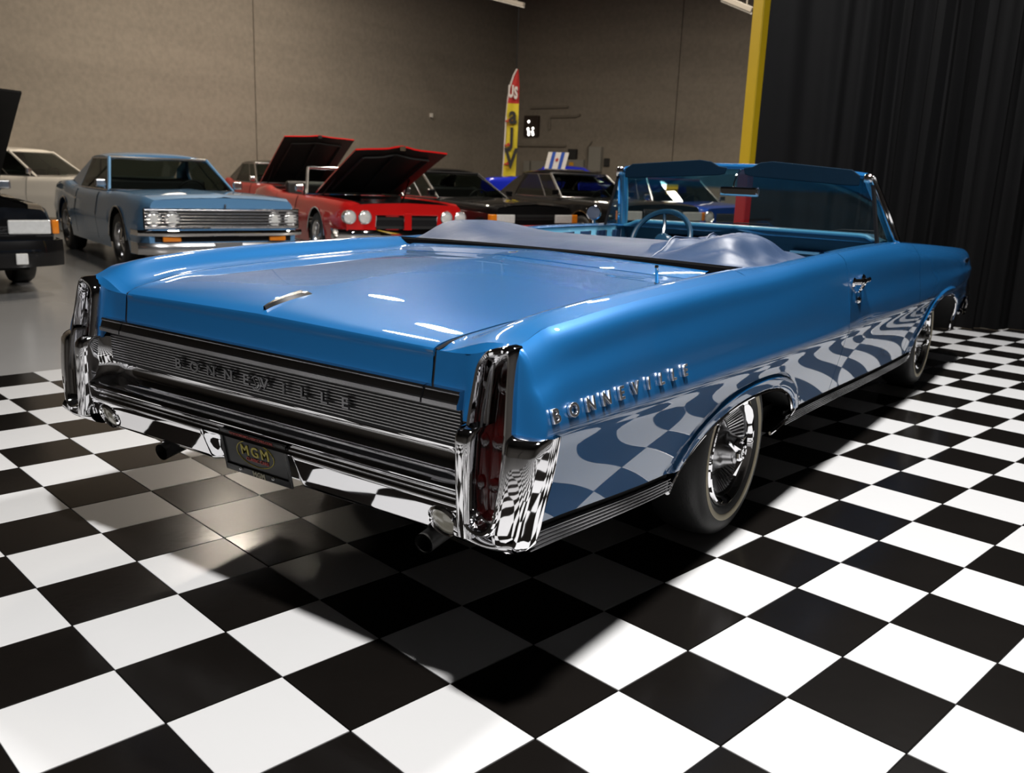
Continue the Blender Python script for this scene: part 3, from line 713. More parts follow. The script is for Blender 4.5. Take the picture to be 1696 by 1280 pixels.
# ---- wheels
def make_wheel(x, s, name='wheel'):
    wr = empty(name, (x, s * .80, .325), parent=car)
    R_ = .327
    prof = [(.205, .085), (.222, .100), (.250, .108), (.275, .108), (.298, .100), (.314, .086), (.322, .066), (R_, .04), (R_, -.04), (.322, -.066), (.314, -.086), (.29, -.10), (.24, -.10), (.20, -.085)]
    ty = MB().lathe(prof, n=72, sgn=s).build('tyre', TYRE, wr, angle=60)
    m = MB(); 
    for k in range(60):
        a = 2 * PI * k / 60
        for h in (-.05, 0, .05): m.box((0, h, R_ - .001), (.014, .022, .004), None) if 0 else None
    MB().lathe([(.238, .1055), (.241, .1083), (.2485, .1095), (.258, .1095), (.2605, .1088)], n=72, sgn=s).build('whitewall_stripe', WWALL, ty)
    tr = MB().lathe([(.206, .080), (.210, .094), (.205, .102), (.198, .104), (.191, .098), (.184, .086), (.176, .080)], n=64, sgn=s).build('trim_ring', CHROME, wr)
    MB().lathe([(.178, .082), (.172, .079), (.166, .073), (.108, .030), (.098, .028)], n=64, sgn=s).build('wheel_cover', mat('dark_bright_metal', (.10, .10, .105), metal=1, rough=.25, noise=.1), wr)
    m = MB()
    for k in range(56):
        a = 2 * PI * k / 56; c_, s_ = math.cos(a), math.sin(a); p0 = np.array([.111 * c_, s * .0315, .111 * s_]); p1 = np.array([.165 * c_, s * .0715, .165 * s_]); t_ = np.array([-s_, 0, c_])
        o_ = np.array([-c_ * .006, s * .009, -s_ * .006]); w0, w1 = .0028, .0044
        m.add([p0 - t_ * w0, p0 + t_ * w0, p1 + t_ * w1, p1 - t_ * w1, p0 + o_ - t_ * w0 * .6, p0 + o_ + t_ * w0 * .6, p1 + o_ + t_ * w1 * .6, p1 + o_ - t_ * w1 * .6], [(4, 5, 6, 7), (0, 1, 5, 4), (1, 2, 6, 5), (2, 3, 7, 6), (3, 0, 4, 7)])
    fo = m.build('cooling_fins', CHROME2, wr, smooth=False); fo['kind'] = 'stuff'
    MB().lathe([(.106, .028), (.106, .036), (.102, .040), (.097, .038), (.094, .034), (.088, .036), (.074, .066), (.066, .078), (.060, .084), (.052, .112), (.046, .120), (.030, .124)], n=48, sgn=s).build('hub_cup', mat('hub_satin_metal', (.42, .42, .43), metal=1, rough=.24, noise=.1), wr, angle=40)
    sp = empty('spinner', (0, 0, 0), parent=wr)
    MB().lathe([(.036, .122), (.034, .136), (.026, .142), (.018, .141), (.012, .138), (0, .137)], n=10, sgn=s).build('spinner_cap', CHROME, sp, smooth=False)
    for k in range(3):
        a = 2 * PI * k / 3 + .5; c_, s_ = math.cos(a), math.sin(a); r_ = np.array([c_, 0, s_]); t_ = np.array([-s_, 0, c_]); u_ = np.array([0, s, 0])
        m = MB(); m.add([r_ * .03 - t_ * .014 + u_ * .124, r_ * .03 + t_ * .014 + u_ * .124, r_ * .092 + t_ * .005 + u_ * .112, r_ * .092 - t_ * .005 + u_ * .112, r_ * .03 + u_ * .140, r_ * .094 + u_ * .121],
              [(0, 3, 2, 1), (0, 1, 4), (1, 2, 5, 4), (2, 3, 5), (3, 0, 4, 5)]); m.build('spinner_blade', CHROME, sp, smooth=False)
    return wr
def copy_tree(o, parent=None):
    c = o.copy(); COL.objects.link(c)
    if parent is not None: c.parent = parent
    for ch in [q for q in bpy.data.objects if q.parent == o and q != c]: copy_tree(ch, c)
    return c
wl = make_wheel(1.45, -1)
for x, s in ((4.77, -1), (1.45, 1), (4.77, 1)):
    if s < 0: o = copy_tree(wl, car); o.location.x = x; o.rotation_euler.y = 1.1
    else: make_wheel(x, 1)
# ---- underbody
m = MB(); m.box((.62, 0, .52), (.98, 1.5, .16)); m.box((2.95, 0, .34), (2.2, 1.72, .12)); m.box((3.1, 0, .45), (5.4, .95, .30)); m.box((5.75, 0, .5), (.4, 1.3, .2))
for x in (1.45, 4.77): m.tube([(x, -.74, .325), (x, .74, .325)], .045, n=12)
m.tube([(1.45, 0, .30), (1.45, 0.001, .42)], .12, n=12); m.build('chassis', DARK, car, smooth=False)

# ---- folded top under its boot
def bootz(x, y):
    u = (x - 1.575) / (.95 - .10 * (abs(y) / .83) ** 3); a = abs(y)
    hump = .030 + (.062 if y > 0 else .052) * math.exp(-((a - .64) / .21) ** 2)
    f0 = .42 if y > 0 else .42 + .12 * float(sst(0, .4, -y))
    edge = float(1 - sst(.70, .832, a)); f = math.sin(min(1, max(0, u / .24)) * PI / 2) * (1 - .85 * float(sst(f0, 1.02, u)))
    side = .92 if y > 0 else 1.0
    wr = 0.0
    if y < -.40: wr = .014 * math.sin(11 * x + 9 * y) * math.sin(19 * y + 5 * x) + .013 * math.sin(34 * y + 16 * x + 1.5 * math.sin(15 * x))
    else: wr = .003 * math.sin(9 * x + 7 * y)
    return .982 - .018 * (a / .83) ** 2 + hump * f * edge * side + wr * f * float(1 - sst(.78, .83, a)) + .010 * math.exp(-((a - .455) / .004) ** 2) * f * (y < 0)
m = MB(); rows = []
for y in np.concatenate([np.linspace(-.832, -.35, 64), np.linspace(-.33, .832, 66)]):
    a = abs(y); x0 = 1.575 - .03 * (1 - a / .83); x1 = 1.575 + .95 - .10 * (a / .83) ** 3
    row = [(x0 + .03, y, .935), (x0 - .010, y, .968), (x0 - .024, y, .978)]
    for u in np.linspace(0, 1, 44): row.append((x0 + (x1 - x0) * u, y, bootz(1.575 + (x1 - 1.575) * u, y)))
    row += [(x1 + .03, y, bootz(x1, y) - .03), (x1 + .04, y, .84)]
    rows.append(row)
m.grid(rows)
R0 = np.array(rows)
for e, s in ((R0[0], -1), (R0[-1], 1)): m.grid(np.stack([e, np.stack([e[:, 0], e[:, 1] + s * .004, np.minimum(e[:, 2], .93)], 1)], 1))
boot = m.build('top_boot', VINYL, car, angle=60)
m = MB(); m.tube([(1.556 - .034 * (1 - abs(y) / .83), y, .968 - .012 * (abs(y) / .83) ** 2 - .006) for y in np.linspace(-.83, .83, 40)] , .026, n=8); m.build('boot_seal', mat('seal_black', (.002, .002, .0022), rough=.9, spec=.03, noise=.2), boot)
m = MB(); m.tube([(1.58 + .9 * u, -.455, bootz(1.58 + .9 * u, -.455) + .002) for u in np.linspace(0, 1, 24)], .004, n=6); m.build('boot_seam', VINYL, boot)

# ---- interior
m = MB(); m.box((3.0, 0, .42), (2.1, 1.62, .03)); m.box((2.55, 0, .62), (.04, 1.6, .4)); m.build('cabin_floor', CARPET, car, smooth=False)
for nm, x in (('rear_seat', 2.62), ('front_seat', 3.28)):
    st = empty(nm, (x, 0, 0), parent=car)
    bevel(MB().box((.12, 0, .53), (.5, 1.4, .18)).build('seat_cushion', TRIMBLUE, st), .06, 4)
    R_ = Matrix.Rotation(math.radians(-14), 3, 'Y'); bevel(MB().box((-.17, 0, .70), (.15, 1.4, .42), np.array(R_)).build('seat_back', TRIMBLUE, st), .06, 4)
# dashboard
m = MB(); rows = []
for y in np.linspace(-.80, .80, 41):
    c = .04 * (1 - (abs(y) / .8) ** 2); e = float(sst(.70, .80, abs(y))); dz = -.035 * e
    rows.append([(4.05 + c, y, .985 + dz), (3.90 + c, y, 1.018 + dz), (3.76 + c, y, 1.026 + dz), (3.715 + c, y, 1.018 + dz), (3.70 + c, y, 1.000 + dz), (3.72 + c, y, .975 + dz), (3.735 + c, y, .92), (3.74 + c, y, .80), (3.78 + c, y, .72), (3.86 + c, y, .70)])
m.grid(rows); dash = m.build('dashboard', DASHBLUE, car, angle=50); 
m = MB(); m.tube([(3.705 + .04 * (1 - (abs(y) / .8) ** 2), y, 1.012 - .035 * float(sst(.70, .80, abs(y)))) for y in np.linspace(-.80, .80, 40)], .012, n=10); m.build('dash_pad_edge', mat('dash_pad_blue', (.03, .13, .21), rough=.3, noise=.05), dash)
m = MB(); m.tube([(3.735 + .04 * (1 - (abs(y) / .8) ** 2), y, .955) for y in np.linspace(-.74, .74, 30)], .006, n=6); m.build('dash_strip', CHROME2, dash)
bevel(MB().box((3.742, -.42, .893), (.02, .26, .022)).build('glovebox_script_bar', CHROME2, dash), .004)
bevel(MB().box((3.76, .36, .90), (.03, .44, .085)).build('gauge_cluster', BLACK, dash), .01)
for y in (.50, .36, .22): MB().lathe([(.036, .0), (.036, .008), (.031, .008), (.030, .003), (0, .003)], n=24, c=(3.745, y, .90), axis='x', sgn=-1).build('gauge', CHROME2, dash)
bevel(MB().box((3.765, -.02, .87), (.03, .24, .11)).build('radio', BLACK, dash), .008)
for y in (-.10, .06): MB().lathe([(0, .03), (.012, .03), (.014, 0)], n=14, c=(3.755, y, .885), axis='x', sgn=-1).build('radio_knob', CHROME, dash)
# steering wheel
sw = empty('steering_wheel', (3.42, .40, .925), parent=car); sw.rotation_euler = (0, math.radians(118), 0)
WHB = mat('steering_wheel_blue', (.008, .034, .065), rough=.25, coat=.5, noise=.05)
MB().tube([(.188 * math.cos(a), .188 * math.sin(a), 0) for a in np.linspace(0, 2 * PI, 64, endpoint=False)], .0165, n=10, closed=True).build('rim', WHB, sw)
for a in (0.15, PI - .15, 1.5 * PI):
    MB().tube([(.03 * math.cos(a), .03 * math.sin(a), -.03 + .06), (.12 * math.cos(a), .12 * math.sin(a), .03), (.184 * math.cos(a), .184 * math.sin(a), 0)], [.016, .012, .009], n=8).build('spoke', WHB, sw)
MB().lathe([(0, .0), (.04, .004), (.055, .02), (.05, .06), (.03, .07)], n=28, axis='z').build('hub', WHB, sw)
MB().tube([(0, 0, .04), (0, 0, .40)], .028, n=14).build('column', WHB, sw)
MB().tube([(.02, -.03, .07), (.03, -.12, .06), (.05, -.17, .05)], [.006, .005, .008], n=8).build('turn_lever', CHROME, sw)
# ---- windscreen: frame, glass, visors, mirror
wf = empty('windscreen', (3.6, 0, .97), parent=car)
def WS(y, k):
    """point of the glass sheet: k 0 bottom .. 1 top, y across as a share"""
    yb, yt = .845, .728; xb = 4.08 - .27 * abs(y) ** 2.2; xt = 3.60 - .06 * abs(y) ** 2; zb = .985 - .02 * abs(y) ** 2; zt = 1.362 - .034 * abs(y) ** 2.5
    b = np.array([xb, yb * y, zb]); t = np.array([xt, yt * y, zt]); p_ = b + (t - b) * k; p_[0] -= -.03 * math.sin(k * PI) * .6; return p_
off = np.array([3.6, 0, .97])
def tinted():
    m = bpy.data.materials.new('windscreen_glass'); m.use_nodes = True; nt = m.node_tree; nt.nodes.clear()
    out = nt.nodes.new('ShaderNodeOutputMaterial'); tr = nt.nodes.new('ShaderNodeBsdfTransparent'); gl = nt.nodes.new('ShaderNodeBsdfGlossy'); gl.inputs['Roughness'].default_value = .0
    fr = sheen_node(nt); mix = nt.nodes.new('ShaderNodeMixShader'); tc = nt.nodes.new('ShaderNodeTexCoord'); sp = nt.nodes.new('ShaderNodeSeparateXYZ'); rp = nt.nodes.new('ShaderNodeValToRGB')
    e = rp.color_ramp.elements; e[0].position = .262; e[0].color = (.78, .84, .83, 1); e[1].position = .285; e[1].color = (.12, .33, .42, 1)
    nt.links.new(tc.outputs['Object'], sp.inputs[0]); nt.links.new(sp.outputs['Z'], rp.inputs[0]); nt.links.new(rp.outputs[0], tr.inputs[0])
    df = nt.nodes.new('ShaderNodeBsdfDiffuse'); df.inputs[0].default_value = (.03, .16, .24, 1); m2 = nt.nodes.new('ShaderNodeMixShader'); r2 = nt.nodes.new('ShaderNodeMapRange')  # diffuse blue stands in for the bright reflection on the tint band
    r2.inputs['From Min'].default_value = .262; r2.inputs['From Max'].default_value = .285; r2.inputs['To Max'].default_value = .30
    nt.links.new(sp.outputs['Z'], r2.inputs['Value']); nt.links.new(r2.outputs[0], m2.inputs[0]); nt.links.new(tr.outputs[0], m2.inputs[1]); nt.links.new(df.outputs[0], m2.inputs[2])
    nt.links.new(fr.outputs[0], mix.inputs[0]); nt.links.new(m2.outputs[0], mix.inputs[1]); nt.links.new(gl.outputs[0], mix.inputs[2]); nt.links.new(mix.outputs[0], out.inputs[0]); return m
m = MB(); m.grid([[WS(y, k) - off for k in np.linspace(0, 1, 14)] for y in np.linspace(-1, 1, 41)]); m.build('glass', tinted(), wf)
m = MB(); m.tube([WS(y, 1.0) - off + [-.005, 0, .008] for y in np.linspace(-1, 1, 40)], .017, n=8, sq=1.4); m.build('header', BLUE, wf)
m = MB(); m.tube([WS(y, 1.0) - off + [.012, 0, .014] for y in np.linspace(-1, 1, 40)], .010, n=8); m.build('header_trim', CHROME, wf)
PILB = mat('pillar_blue', (.06, .26, .40), rough=.25, coat=.6, noise=.04)
for s in (-1, 1):
    m = MB(); m.tube([WS(s * 1.0, k) - off + [-.012, s * .012, 0] for k in np.linspace(-.02, 1.0, 12)], [.030] * 11 + [.024], n=10, sq=.8); m.build('pillar', PILB, wf)
    m = MB(); m.tube([WS(s * 1.0, k) - off + [-.02, s * .040, 0] for k in np.linspace(-.02, 1.02, 12)], .014, n=8); m.tube([WS(s * 1.0, k) - off + [-.05, s * .035, 0] for k in np.linspace(-.02, 1.0, 12)], .008, n=8); m.build('pillar_trim', CHROME, wf)
    m = MB(); c = WS(s, 1.0) - off + np.array([-.02, s * .018, -.004]); m.box(c, (.08, .05, .05)); bevel(m.build('corner_cap', CHROME, wf), .018, 4)
    # vent window
    A = WS(s, .03) - off + np.array([-.05, s * .030, 0]); B_ = WS(s, .90) - off + np.array([-.05, s * .03, 0]); C_ = np.array([3.50 - 3.6, s * .835, 0.0])
    m = MB(); m.tube([A, B_], .007, n=6); m.tube([A, C_], .007, n=6); m.build('vent_frame', CHROME, wf)
    m = MB(); m.bar(C_, B_, .016, .016); m.build('vent_post', BLACK, wf, smooth=False)
    m = MB(); m.add([A, B_, C_, A + [0, s * .004, 0], B_ + [0, s * .004, 0], C_ + [0, s * .004, 0]], [(0, 1, 2), (3, 5, 4), (0, 3, 4, 1), (1, 4, 5, 2), (2, 5, 3, 0)]); m.build('vent_glass', CLEARGLASS, wf, smooth=False)
    # sun visor
    P = [(.035, -.085), (.69, -.100), (.70, -.06), (.69, .0), (.22, .055), (.14, .050), (.06, .010)]
    m = MB(); Q = []
    P = [(.05, .045), (.10, .052), (.15, .078), (.22, .086), (.66, .052), (.705, .022), (.705, -.030), (.66, -.032), (.10, .0), (.06, .010)]
    m.poly_prism([(3.50 - 3.6 + .0 * b - .02 * a, s * a, 1.315 - .97 + b - .02 * a * 0) for a, b in P], None, (.014, 0, .0)); bevel(m.build('sun_visor', mat('visor_blue_vinyl', (.003, .012, .024), rough=.7, spec=.05, noise=.1, nscale=30), wf, smooth=False), .005, 3)
    MB().tube([(-.08, s * .60, .345), (-.07, s * .66, .352)], .006, n=6).build('visor_clip', CHROME, wf)
m = MB(); m.tube([(-.01, -.01, .39), (-.09, -.015, .36), (-.14, -.02, .31), (-.15, -.02, .275)], .005, n=6); m.build('mirror_stem', CHROME, wf)
m = MB(); m.box((-.155, -.06, .258), (.03, .23, .052)); bevel(m.build('rearview_mirror', CHROME, wf), .012, 3)
for s in (-1, 1):
    m = MB(); a = s * .33 - .05; m.tube([(.46, a, .03), (.42, a - .12, .055), (.40, a - .34, .06)], .004, n=5); m.build('wiper', BLACK, wf)
# door mirror on the far door
m = MB(); m.lathe([(0, -.004), (.044, -.004), (.050, .0), (.050, .012), (.040, .03), (.02, .045), (0, .05)], n=32, c=(0, 0, 0), axis='x'); dm = m.build('door_mirror', CHROME, car); dm.location = (3.56, .955, 1.055); dm.rotation_euler = (0, .0, .40)
MB().lathe([(0, -.0065), (.042, -.0065), (.042, -.004)], n=32, axis='x').build('mirror_face', mat('grey_mirror', (.25, .26, .28), metal=1, rough=.08, noise=.03), dm)
MB().tube([(.02, 0, -.03), (.03, 0, -.06), (.05, -.01, -.072)], [.012, .011, .02], n=10).build('mirror_foot', CHROME, dm)
# ---------------------------------------------------------------- the parked cars behind
def bpaint(name, col, metal=.2, rough=.35, ci=1.42): return paint(name, col, metal, rough, 1.0, ci)
ORANGE = mat('amber_lens', (.75, .22, .01), rough=.2, coat=1, noise=.1)
HLENS = mat('headlight_glass', (.80, .81, .80), metal=.25, rough=.14, coat=1, noise=.15, nscale=30)  # pale colour and noise stand in for bright reflections and sparkle
ENG = mat('engine_bay_black', (.012, .012, .012), rough=.7, noise=.4, nscale=12)
SEATB = mat('dark_seat_vinyl', (.015, .014, .013), rough=.5, noise=.2)
HOODUN = mat('hood_underside', (.010, .009, .008), rough=.6, noise=.3, nscale=6)

def rim_wheel(parent, x, y, r, wd, style, s):
    """tyre, rim and hub; s is the outer side"""
    wr = empty('wheel', (x, y, r + ZF), parent=parent); rr = r * .66
    MB().lathe([(rr, wd * .42), (rr * 1.1, wd * .5), (r * .93, wd * .46), (r, wd * .32), (r, -wd * .32), (r * .93, -wd * .46), (rr, -wd * .42)], n=40, sgn=s).build('tyre', TYRE, wr, angle=60)
    MB().lathe([(rr * 1.02, wd * .44), (rr * .98, wd * .48), (rr * .93, wd * .42), (rr * .88, wd * .15), (rr * .86, -wd * .3), (rr * .5, -wd * .3)], n=40, sgn=s).build('rim', CHROME2, wr)
    n = 5 if style == 'spoke' else 8
    for k in range(n):
        a = 2 * PI * k / n + .3; c_, s_ = math.cos(a), math.sin(a)
        m = MB(); p0 = np.array([.03 * c_, s * wd * .34, .03 * s_]); p1 = np.array([rr * .92 * c_, s * wd * .24, rr * .92 * s_]); m.bar(p0, p1, .05 if style == 'spoke' else .03, .025, up=(0, 1, 0)); m.build('spoke', CHROME2, wr, smooth=False)
    MB().lathe([(0, wd * .44), (.03, wd * .43), (.045, wd * .36), (.06, wd * .3), (.0, wd * .1)], n=20, sgn=s).build('hub', CHROME2, wr)
    return wr
ZF = -0.012                                                           # the concrete lies a tile's thickness below the checkered floor

def parked_car(name, label, loc, heading, S):
    """x forward from the wheelbase centre, y to the car's left"""
    L, W, wb = S.get('L', 4.9), S.get('W', 1.9), S.get('wb', 2.9); xf, xr = L / 2 + S.get('shift', 0), -L / 2 + S.get('shift', 0)
    zb, zh, zd = S.get('belt', .88), S.get('hood', .90), S.get('deck', .90); zs = S.get('sill', .24); hw = W / 2
    cowl, back = S.get('cowl', .75), S.get('back', -1.55)             # ends of the cabin along x
    P = S['paint']; root = empty(name, (loc[0], loc[1], 0), math.radians(heading)); tag(root, label, 'car', S.get('group'))
    r = S.get('r', .335); axf, axr = wb / 2, -wb / 2; ra = r + .055
    hood_open = S.get('hood_open')
    def w_at(x):
        return hw * float(ip(x, [xr, xr + .25, xr + .8, 0, xf - .9, xf - .2, xf], [.86, .95, .985, 1, .985, .955, .90]))
    def zt_at(x):
        return float(ip(x, [xr, xr + .15, back, back + .4, cowl, cowl + .6, xf - .2, xf], [zd - .05, zd, zd + .02, zb, zb, zh, zh - .02, zh - .05])) + S.get('hip', .03) * math.exp(-((x - axr) / .55) ** 2)
    xs = set(np.linspace(xr, xf, 64).round(4))
    for ax in (axf, axr):
        for q in np.linspace(-1, 1, 25): xs.add(round(ax + ra * q * 1.0, 4))
        xs.add(round(ax - ra - .004, 4)); xs.add(round(ax + ra + .004, 4))
    xs = np.array(sorted(q for q in xs if xr <= q <= xf))
    m = MB(); grids = {1: [], -1: []}; deck = []
    for x in xs:
        w_ = w_at(x); zt = zt_at(x); zl = zs + .10 * float(sst(xf - .5, xf, x)) + .14 * float(1 - sst(xr, xr + .5, x))
        for ax in (axf, axr):
            if abs(x - ax) < ra: zl = max(zl, r + .02 + math.sqrt(ra * ra - (x - ax) ** 2) * .98)
        zz = np.linspace(0, 1, 20); z = zl + (zt - zl) * zz
        crease = S.get('crease', .62)
        y = w_ * ip(z, [.1, .30, crease - .06, crease, crease + .05, zt - .07, zt - .02, zt], [.93, .965, .995, 1.0, .99, .955, .93, .90])
        for s in (1, -1): grids[s].append([(x, s * a, b + ZF) for a, b in zip(y, z)])
    for s in (1, -1): m.grid(grids[s], flip=s > 0)
    # deck in three stretches: trunk, cabin rim, hood
    for a, b, kind in ((xr, back, 0), (back, cowl, 1), (cowl, xf, 2)):
        rows = []; mi = 0
        for x in [q for q in xs if a <= q <= b] + ([b] if b not in xs else []):
            w_ = w_at(x) * .90; zt = zt_at(x)
            if kind == 1: rows.append([(x, w_, zt + ZF), (x, w_ * .92, zt + .005 + ZF), (x, w_ * .90, zt - .05 + ZF), (x, w_ * .88, .36), (x, -w_ * .88, .36), (x, -w_ * .90, zt - .05 + ZF), (x, -w_ * .92, zt + .005 + ZF), (x, -w_, zt + ZF)])
            elif kind == 2 and hood_open: rows.append([(x, w_, zt + ZF), (x, w_ * .86, zt + .012 + ZF), (x, w_ * .84, zt - .01 + ZF), (x, w_ * .82, .55), (x, -w_ * .82, .55), (x, -w_ * .84, zt - .01 + ZF), (x, -w_ * .86, zt + .012 + ZF), (x, -w_, zt + ZF)])
            else:
                cr = S.get('crown', .035); rows.append([(x, w_ * t, zt + cr * (1 - abs(t) ** 2.4) + (S.get('spine', .012) * max(0, 1 - abs(t) / .12) if kind == 2 else 0) + ZF) for t in (1, .85, .6, .35, .12, 0, -.12, -.35, -.6, -.85, -1)])
        n = len(rows[0]); V = np.array(rows)
        if kind == 0 or not (kind == 1 or hood_open): m.grid(V)
        else:
            m.grid(V[:, :3]); m.grid(V[:, n - 3:]); m.grid(V[:, 2:n - 2], mi=1)
    # end caps
    for i, gx in ((0, xr), (-1, xf)):
        A, B_ = grids[1][i], grids[-1][i]
        m.grid([[p_, (p_[0], 0, p_[2]), q] for p_, q in zip(A, B_)])
        zt = A[-1][2]; m.grid([[A[-1], (gx, 0, zt), B_[-1]], [(gx, A[-1][1] * .6, zt + .02), (gx, 0, zt + .034), (gx, B_[-1][1] * .6, zt + .02)]])
    body = m.build('body', [P, ENG if hood_open else SEATB], root, angle=35)
    MB().box((S.get('shift', 0), 0, .33), (L * .9, W * .72, .22)).build('chassis', DARK, root, smooth=False)
    for ax in (axf, axr):
        MB().tube([(ax, -hw * .7, r + ZF), (ax, hw * .7, r + ZF)], .04, n=8).build('axle', DARK, root)
        for s in (1, -1): rim_wheel(root, ax, s * (hw * .97 - .12), r, .23, S.get('wheel', 'spoke'), s)
    if S.get('arch_trim'):
        for ax in (axf, axr):
            for s in (1, -1):
                MB().tube([(ax + ra * math.cos(a), s * (w_at(ax) * (.985) + .004), r + .02 + ra * .98 * math.sin(a) + ZF) for a in np.linspace(.05, PI - .05, 24)], .010, n=6).build('arch_trim', S['arch_trim'], root)
    if S.get('side_strip'):
        for s in (1, -1):
            MB().tube([(x, s * (w_at(x) + .004), .42) for x in np.linspace(axr + ra + .05, axf - ra - .05, 16)], .012, n=6).build('side_strip', S['side_strip'], root)
    # door shut lines and handles
    for s in (1, -1):
        for x in (cowl - .12, cowl - 1.30):
            MB().tube([(x, s * (w_at(x) * ip(z, [.1, .30, .56, .62, .67, zb - .07, zb - .02], [.93, .965, .995, 1.0, .99, .955, .93]) + .0005), z) for z in np.linspace(.3, zb - .02, 10)], .004, n=4).build('door_gap', DARK, root)
        MB().tube([(cowl - 1.12, s * (w_at(0) * .985 + .01), zb - .14), (cowl - 1.22, s * (w_at(0) * .985 + .012), zb - .14)], .012, n=6).build('door_handle', CHROME2, root)
    # greenhouse
    R_ = S.get('roof'); trim = S.get('pillar', P); wyb = hw * .83; wsx = S.get('ws', (cowl, cowl - .62)); ztop = S.get('H', 1.34)
    wt = hw * S.get('roofw', .66)
    def pane(name, pts, mt=CARGLASS):
        q = np.array(pts, float); n = np.cross(q[1] - q[0], q[2] - q[0]); n /= np.linalg.norm(n); m = MB(); m.poly_prism(q, None, n * .006); m.build(name, mt, root, smooth=False)
    zb0 = zb + .012
    A = [(wsx[0], wyb, zb0), (wsx[1], wt, ztop - .04), (wsx[1], -wt, ztop - .04), (wsx[0], -wyb, zb0)]
    # curved windscreen
    m = MB(); rows = []
    for t in np.linspace(-1, 1, 17):
        b0 = np.array([wsx[0] + .14 * (1 - t * t), wyb * t, zb0]); t0 = np.array([wsx[1] + .05 * (1 - t * t), wt * t, ztop - .035]); rows.append([b0 + (t0 - b0) * k for k in np.linspace(0, 1, 6)])
    m.grid(rows); m.build('windscreen', S.get('glass', CARGLASS), root)
    for s in (1, -1): MB().tube([(wsx[0], s * wyb, zb0 - .02), (wsx[1], s * wt, ztop - .03)], .022, n=8).build('pillar', trim, root)
    MB().tube([(wsx[1] + .05 * (1 - t * t), wt * t, ztop - .03) for t in np.linspace(-1, 1, 13)], .022, n=8).build('header', S.get('header', trim), root)
    MB().tube([(wsx[0] + .14 * (1 - t * t) + .01, wyb * t, zb0 + .0) for t in np.linspace(-1, 1, 13)], .010, n=6).build('cowl_trim', S.get('cowl_trim', CHROME2), root)
    if R_:
        rx0, rx1 = wsx[1], S.get('rt', back + .75); rb = S.get('rb', back - .05)
        m = MB(); rows = []
        for x in np.linspace(rx1, rx0, 14):
            k = (x - rx1) / (rx0 - rx1); zc = ztop - .03 + .035 * math.sin(k * PI) ** .7
            rows.append([(x + .05 * (1 - t * t) * k, wt * t, zc + .045 * (1 - abs(t) ** 3) - .012 * (abs(t) > .97)) for t in np.linspace(-1, 1, 17)])
        V = np.array(rows); m.grid(V); m.grid(V - [0, 0, .035], flip=True)
        for e in (V[:, 0], V[:, -1], V[0], V[-1]): m.grid(np.stack([e, e - [0, 0, .035]], 1))
        m.build('roof', S.get('roof'), root, angle=50)
        # quarter panels that carry the roof down to the rear deck
        for s in (1, -1):
            q0 = S.get('quarter', .55)
            pts = [(rx1 + .02, s * wt, ztop - .05), (rx1 + q0 * .35, s * wt, ztop - .05), (rx1 - .15 + q0 * .3, s * (wt * .6 + wyb * .4), (ztop + zb) / 2), (rx1 - .05, s * wyb, zb0 - .02), (rb, s * wyb * .98, zb0), (rx1 - .30, s * (wt * .75 + wyb * .22), (ztop * .62 + zb * .38))]
            m = MB(); m.poly_prism(pts, None, (0, -s * .04, 0)); m.build('quarter_panel', S.get('roof'), root, smooth=False)
            pane('side_window', [(wsx[0] - .03, s * wyb * .985, zb0), (wsx[1] - .02, s * wt, ztop - .05), (rx1 + .1, s * wt, ztop - .05), (rx1 - .02, s * wyb * .985, zb0)])
            MB().tube([(wsx[0] - .55, s * wyb * .985, zb0), (wsx[1] - .42, s * wt, ztop - .05)], .010, n=6).build('window_post', S.get('post', CHROME2), root)
            MB().tube([(wsx[0] - .02, s * (wyb + .01), zb0 - .01), (rx1 - .05, s * (wyb + .01), zb0 - .01)], .010, n=6).build('belt_trim', CHROME2, root)
            MB().tube([(wsx[1], s * wt * 1.01, ztop - .045), (rx1 + .1, s * wt * 1.01, ztop - .045)], .009, n=6).build('drip_rail', S.get('rail', CHROME2), root)
        pane('rear_window', [(rx1 - .02, wt * .92, ztop - .05), (rb - .02, wyb * .85, zb0 + .02), (rb - .02, -wyb * .85, zb0 + .02), (rx1 - .02, -wt * .92, ztop - .05)])
    for x in (.1, -.85):
        m = MB(); m.box((x, 0, .62), (.5, W * .68, .18)); m.box((x - .27, 0, .82), (.16, W * .68, .45)); bevel(m.build('seat', S.get('seat', SEATB), root), .05, 3)
    MB().box((cowl - .12, 0, zb - .06), (.3, W * .76, .14)).build('dashboard', SEATB, root, smooth=False)
    MB().tube([(cowl - .42 + .05 * math.sin(a), .36 + .19 * math.cos(a), zb - .03 + .17 * math.sin(a)) for a in np.linspace(0, 2 * PI, 24, endpoint=False)], .014, n=6, closed=True).build('steering_wheel', S.get('steer', SEATB), root)
    for s in (1, -1):
        m = MB(); m.tube([(cowl - .1, s * (wyb + .02), zb + .02), (cowl - .1, s * (wyb + .06), zb + .06)], .012, n=6); mi_ = m.build('door_mirror', S.get('mirror', CHROME2), root)
        bevel(MB().box((cowl - .09, s * (wyb + .08), zb + .09), (.05, .13, .10)).build('mirror_shell', S.get('mirror', CHROME2), mi_, smooth=False), .02, 3)
    # hood lifted on its rear hinge
    if hood_open:
        hl = xf - .12 - cowl; ang = math.radians(hood_open); ca, sa = math.cos(ang), math.sin(ang); m = MB(); rows = []
        hwid = hw * S.get('hoodw', .80)
        for k in np.linspace(0, 1, 9):
            row = []
            for t in np.linspace(-1, 1, 15):
                u = k * hl * (1 - .05 * (1 - t * t) * 0); h = .03 * (1 - t * t) + S.get('scoop', .0) * math.exp(-(t / .22) ** 2) * float(sst(.25, .8, k)) - .03 * k * k
                row.append((cowl + .06 + u * ca - h * sa, hwid * t, zb + .04 + u * sa + h * ca))
            rows.append(row)
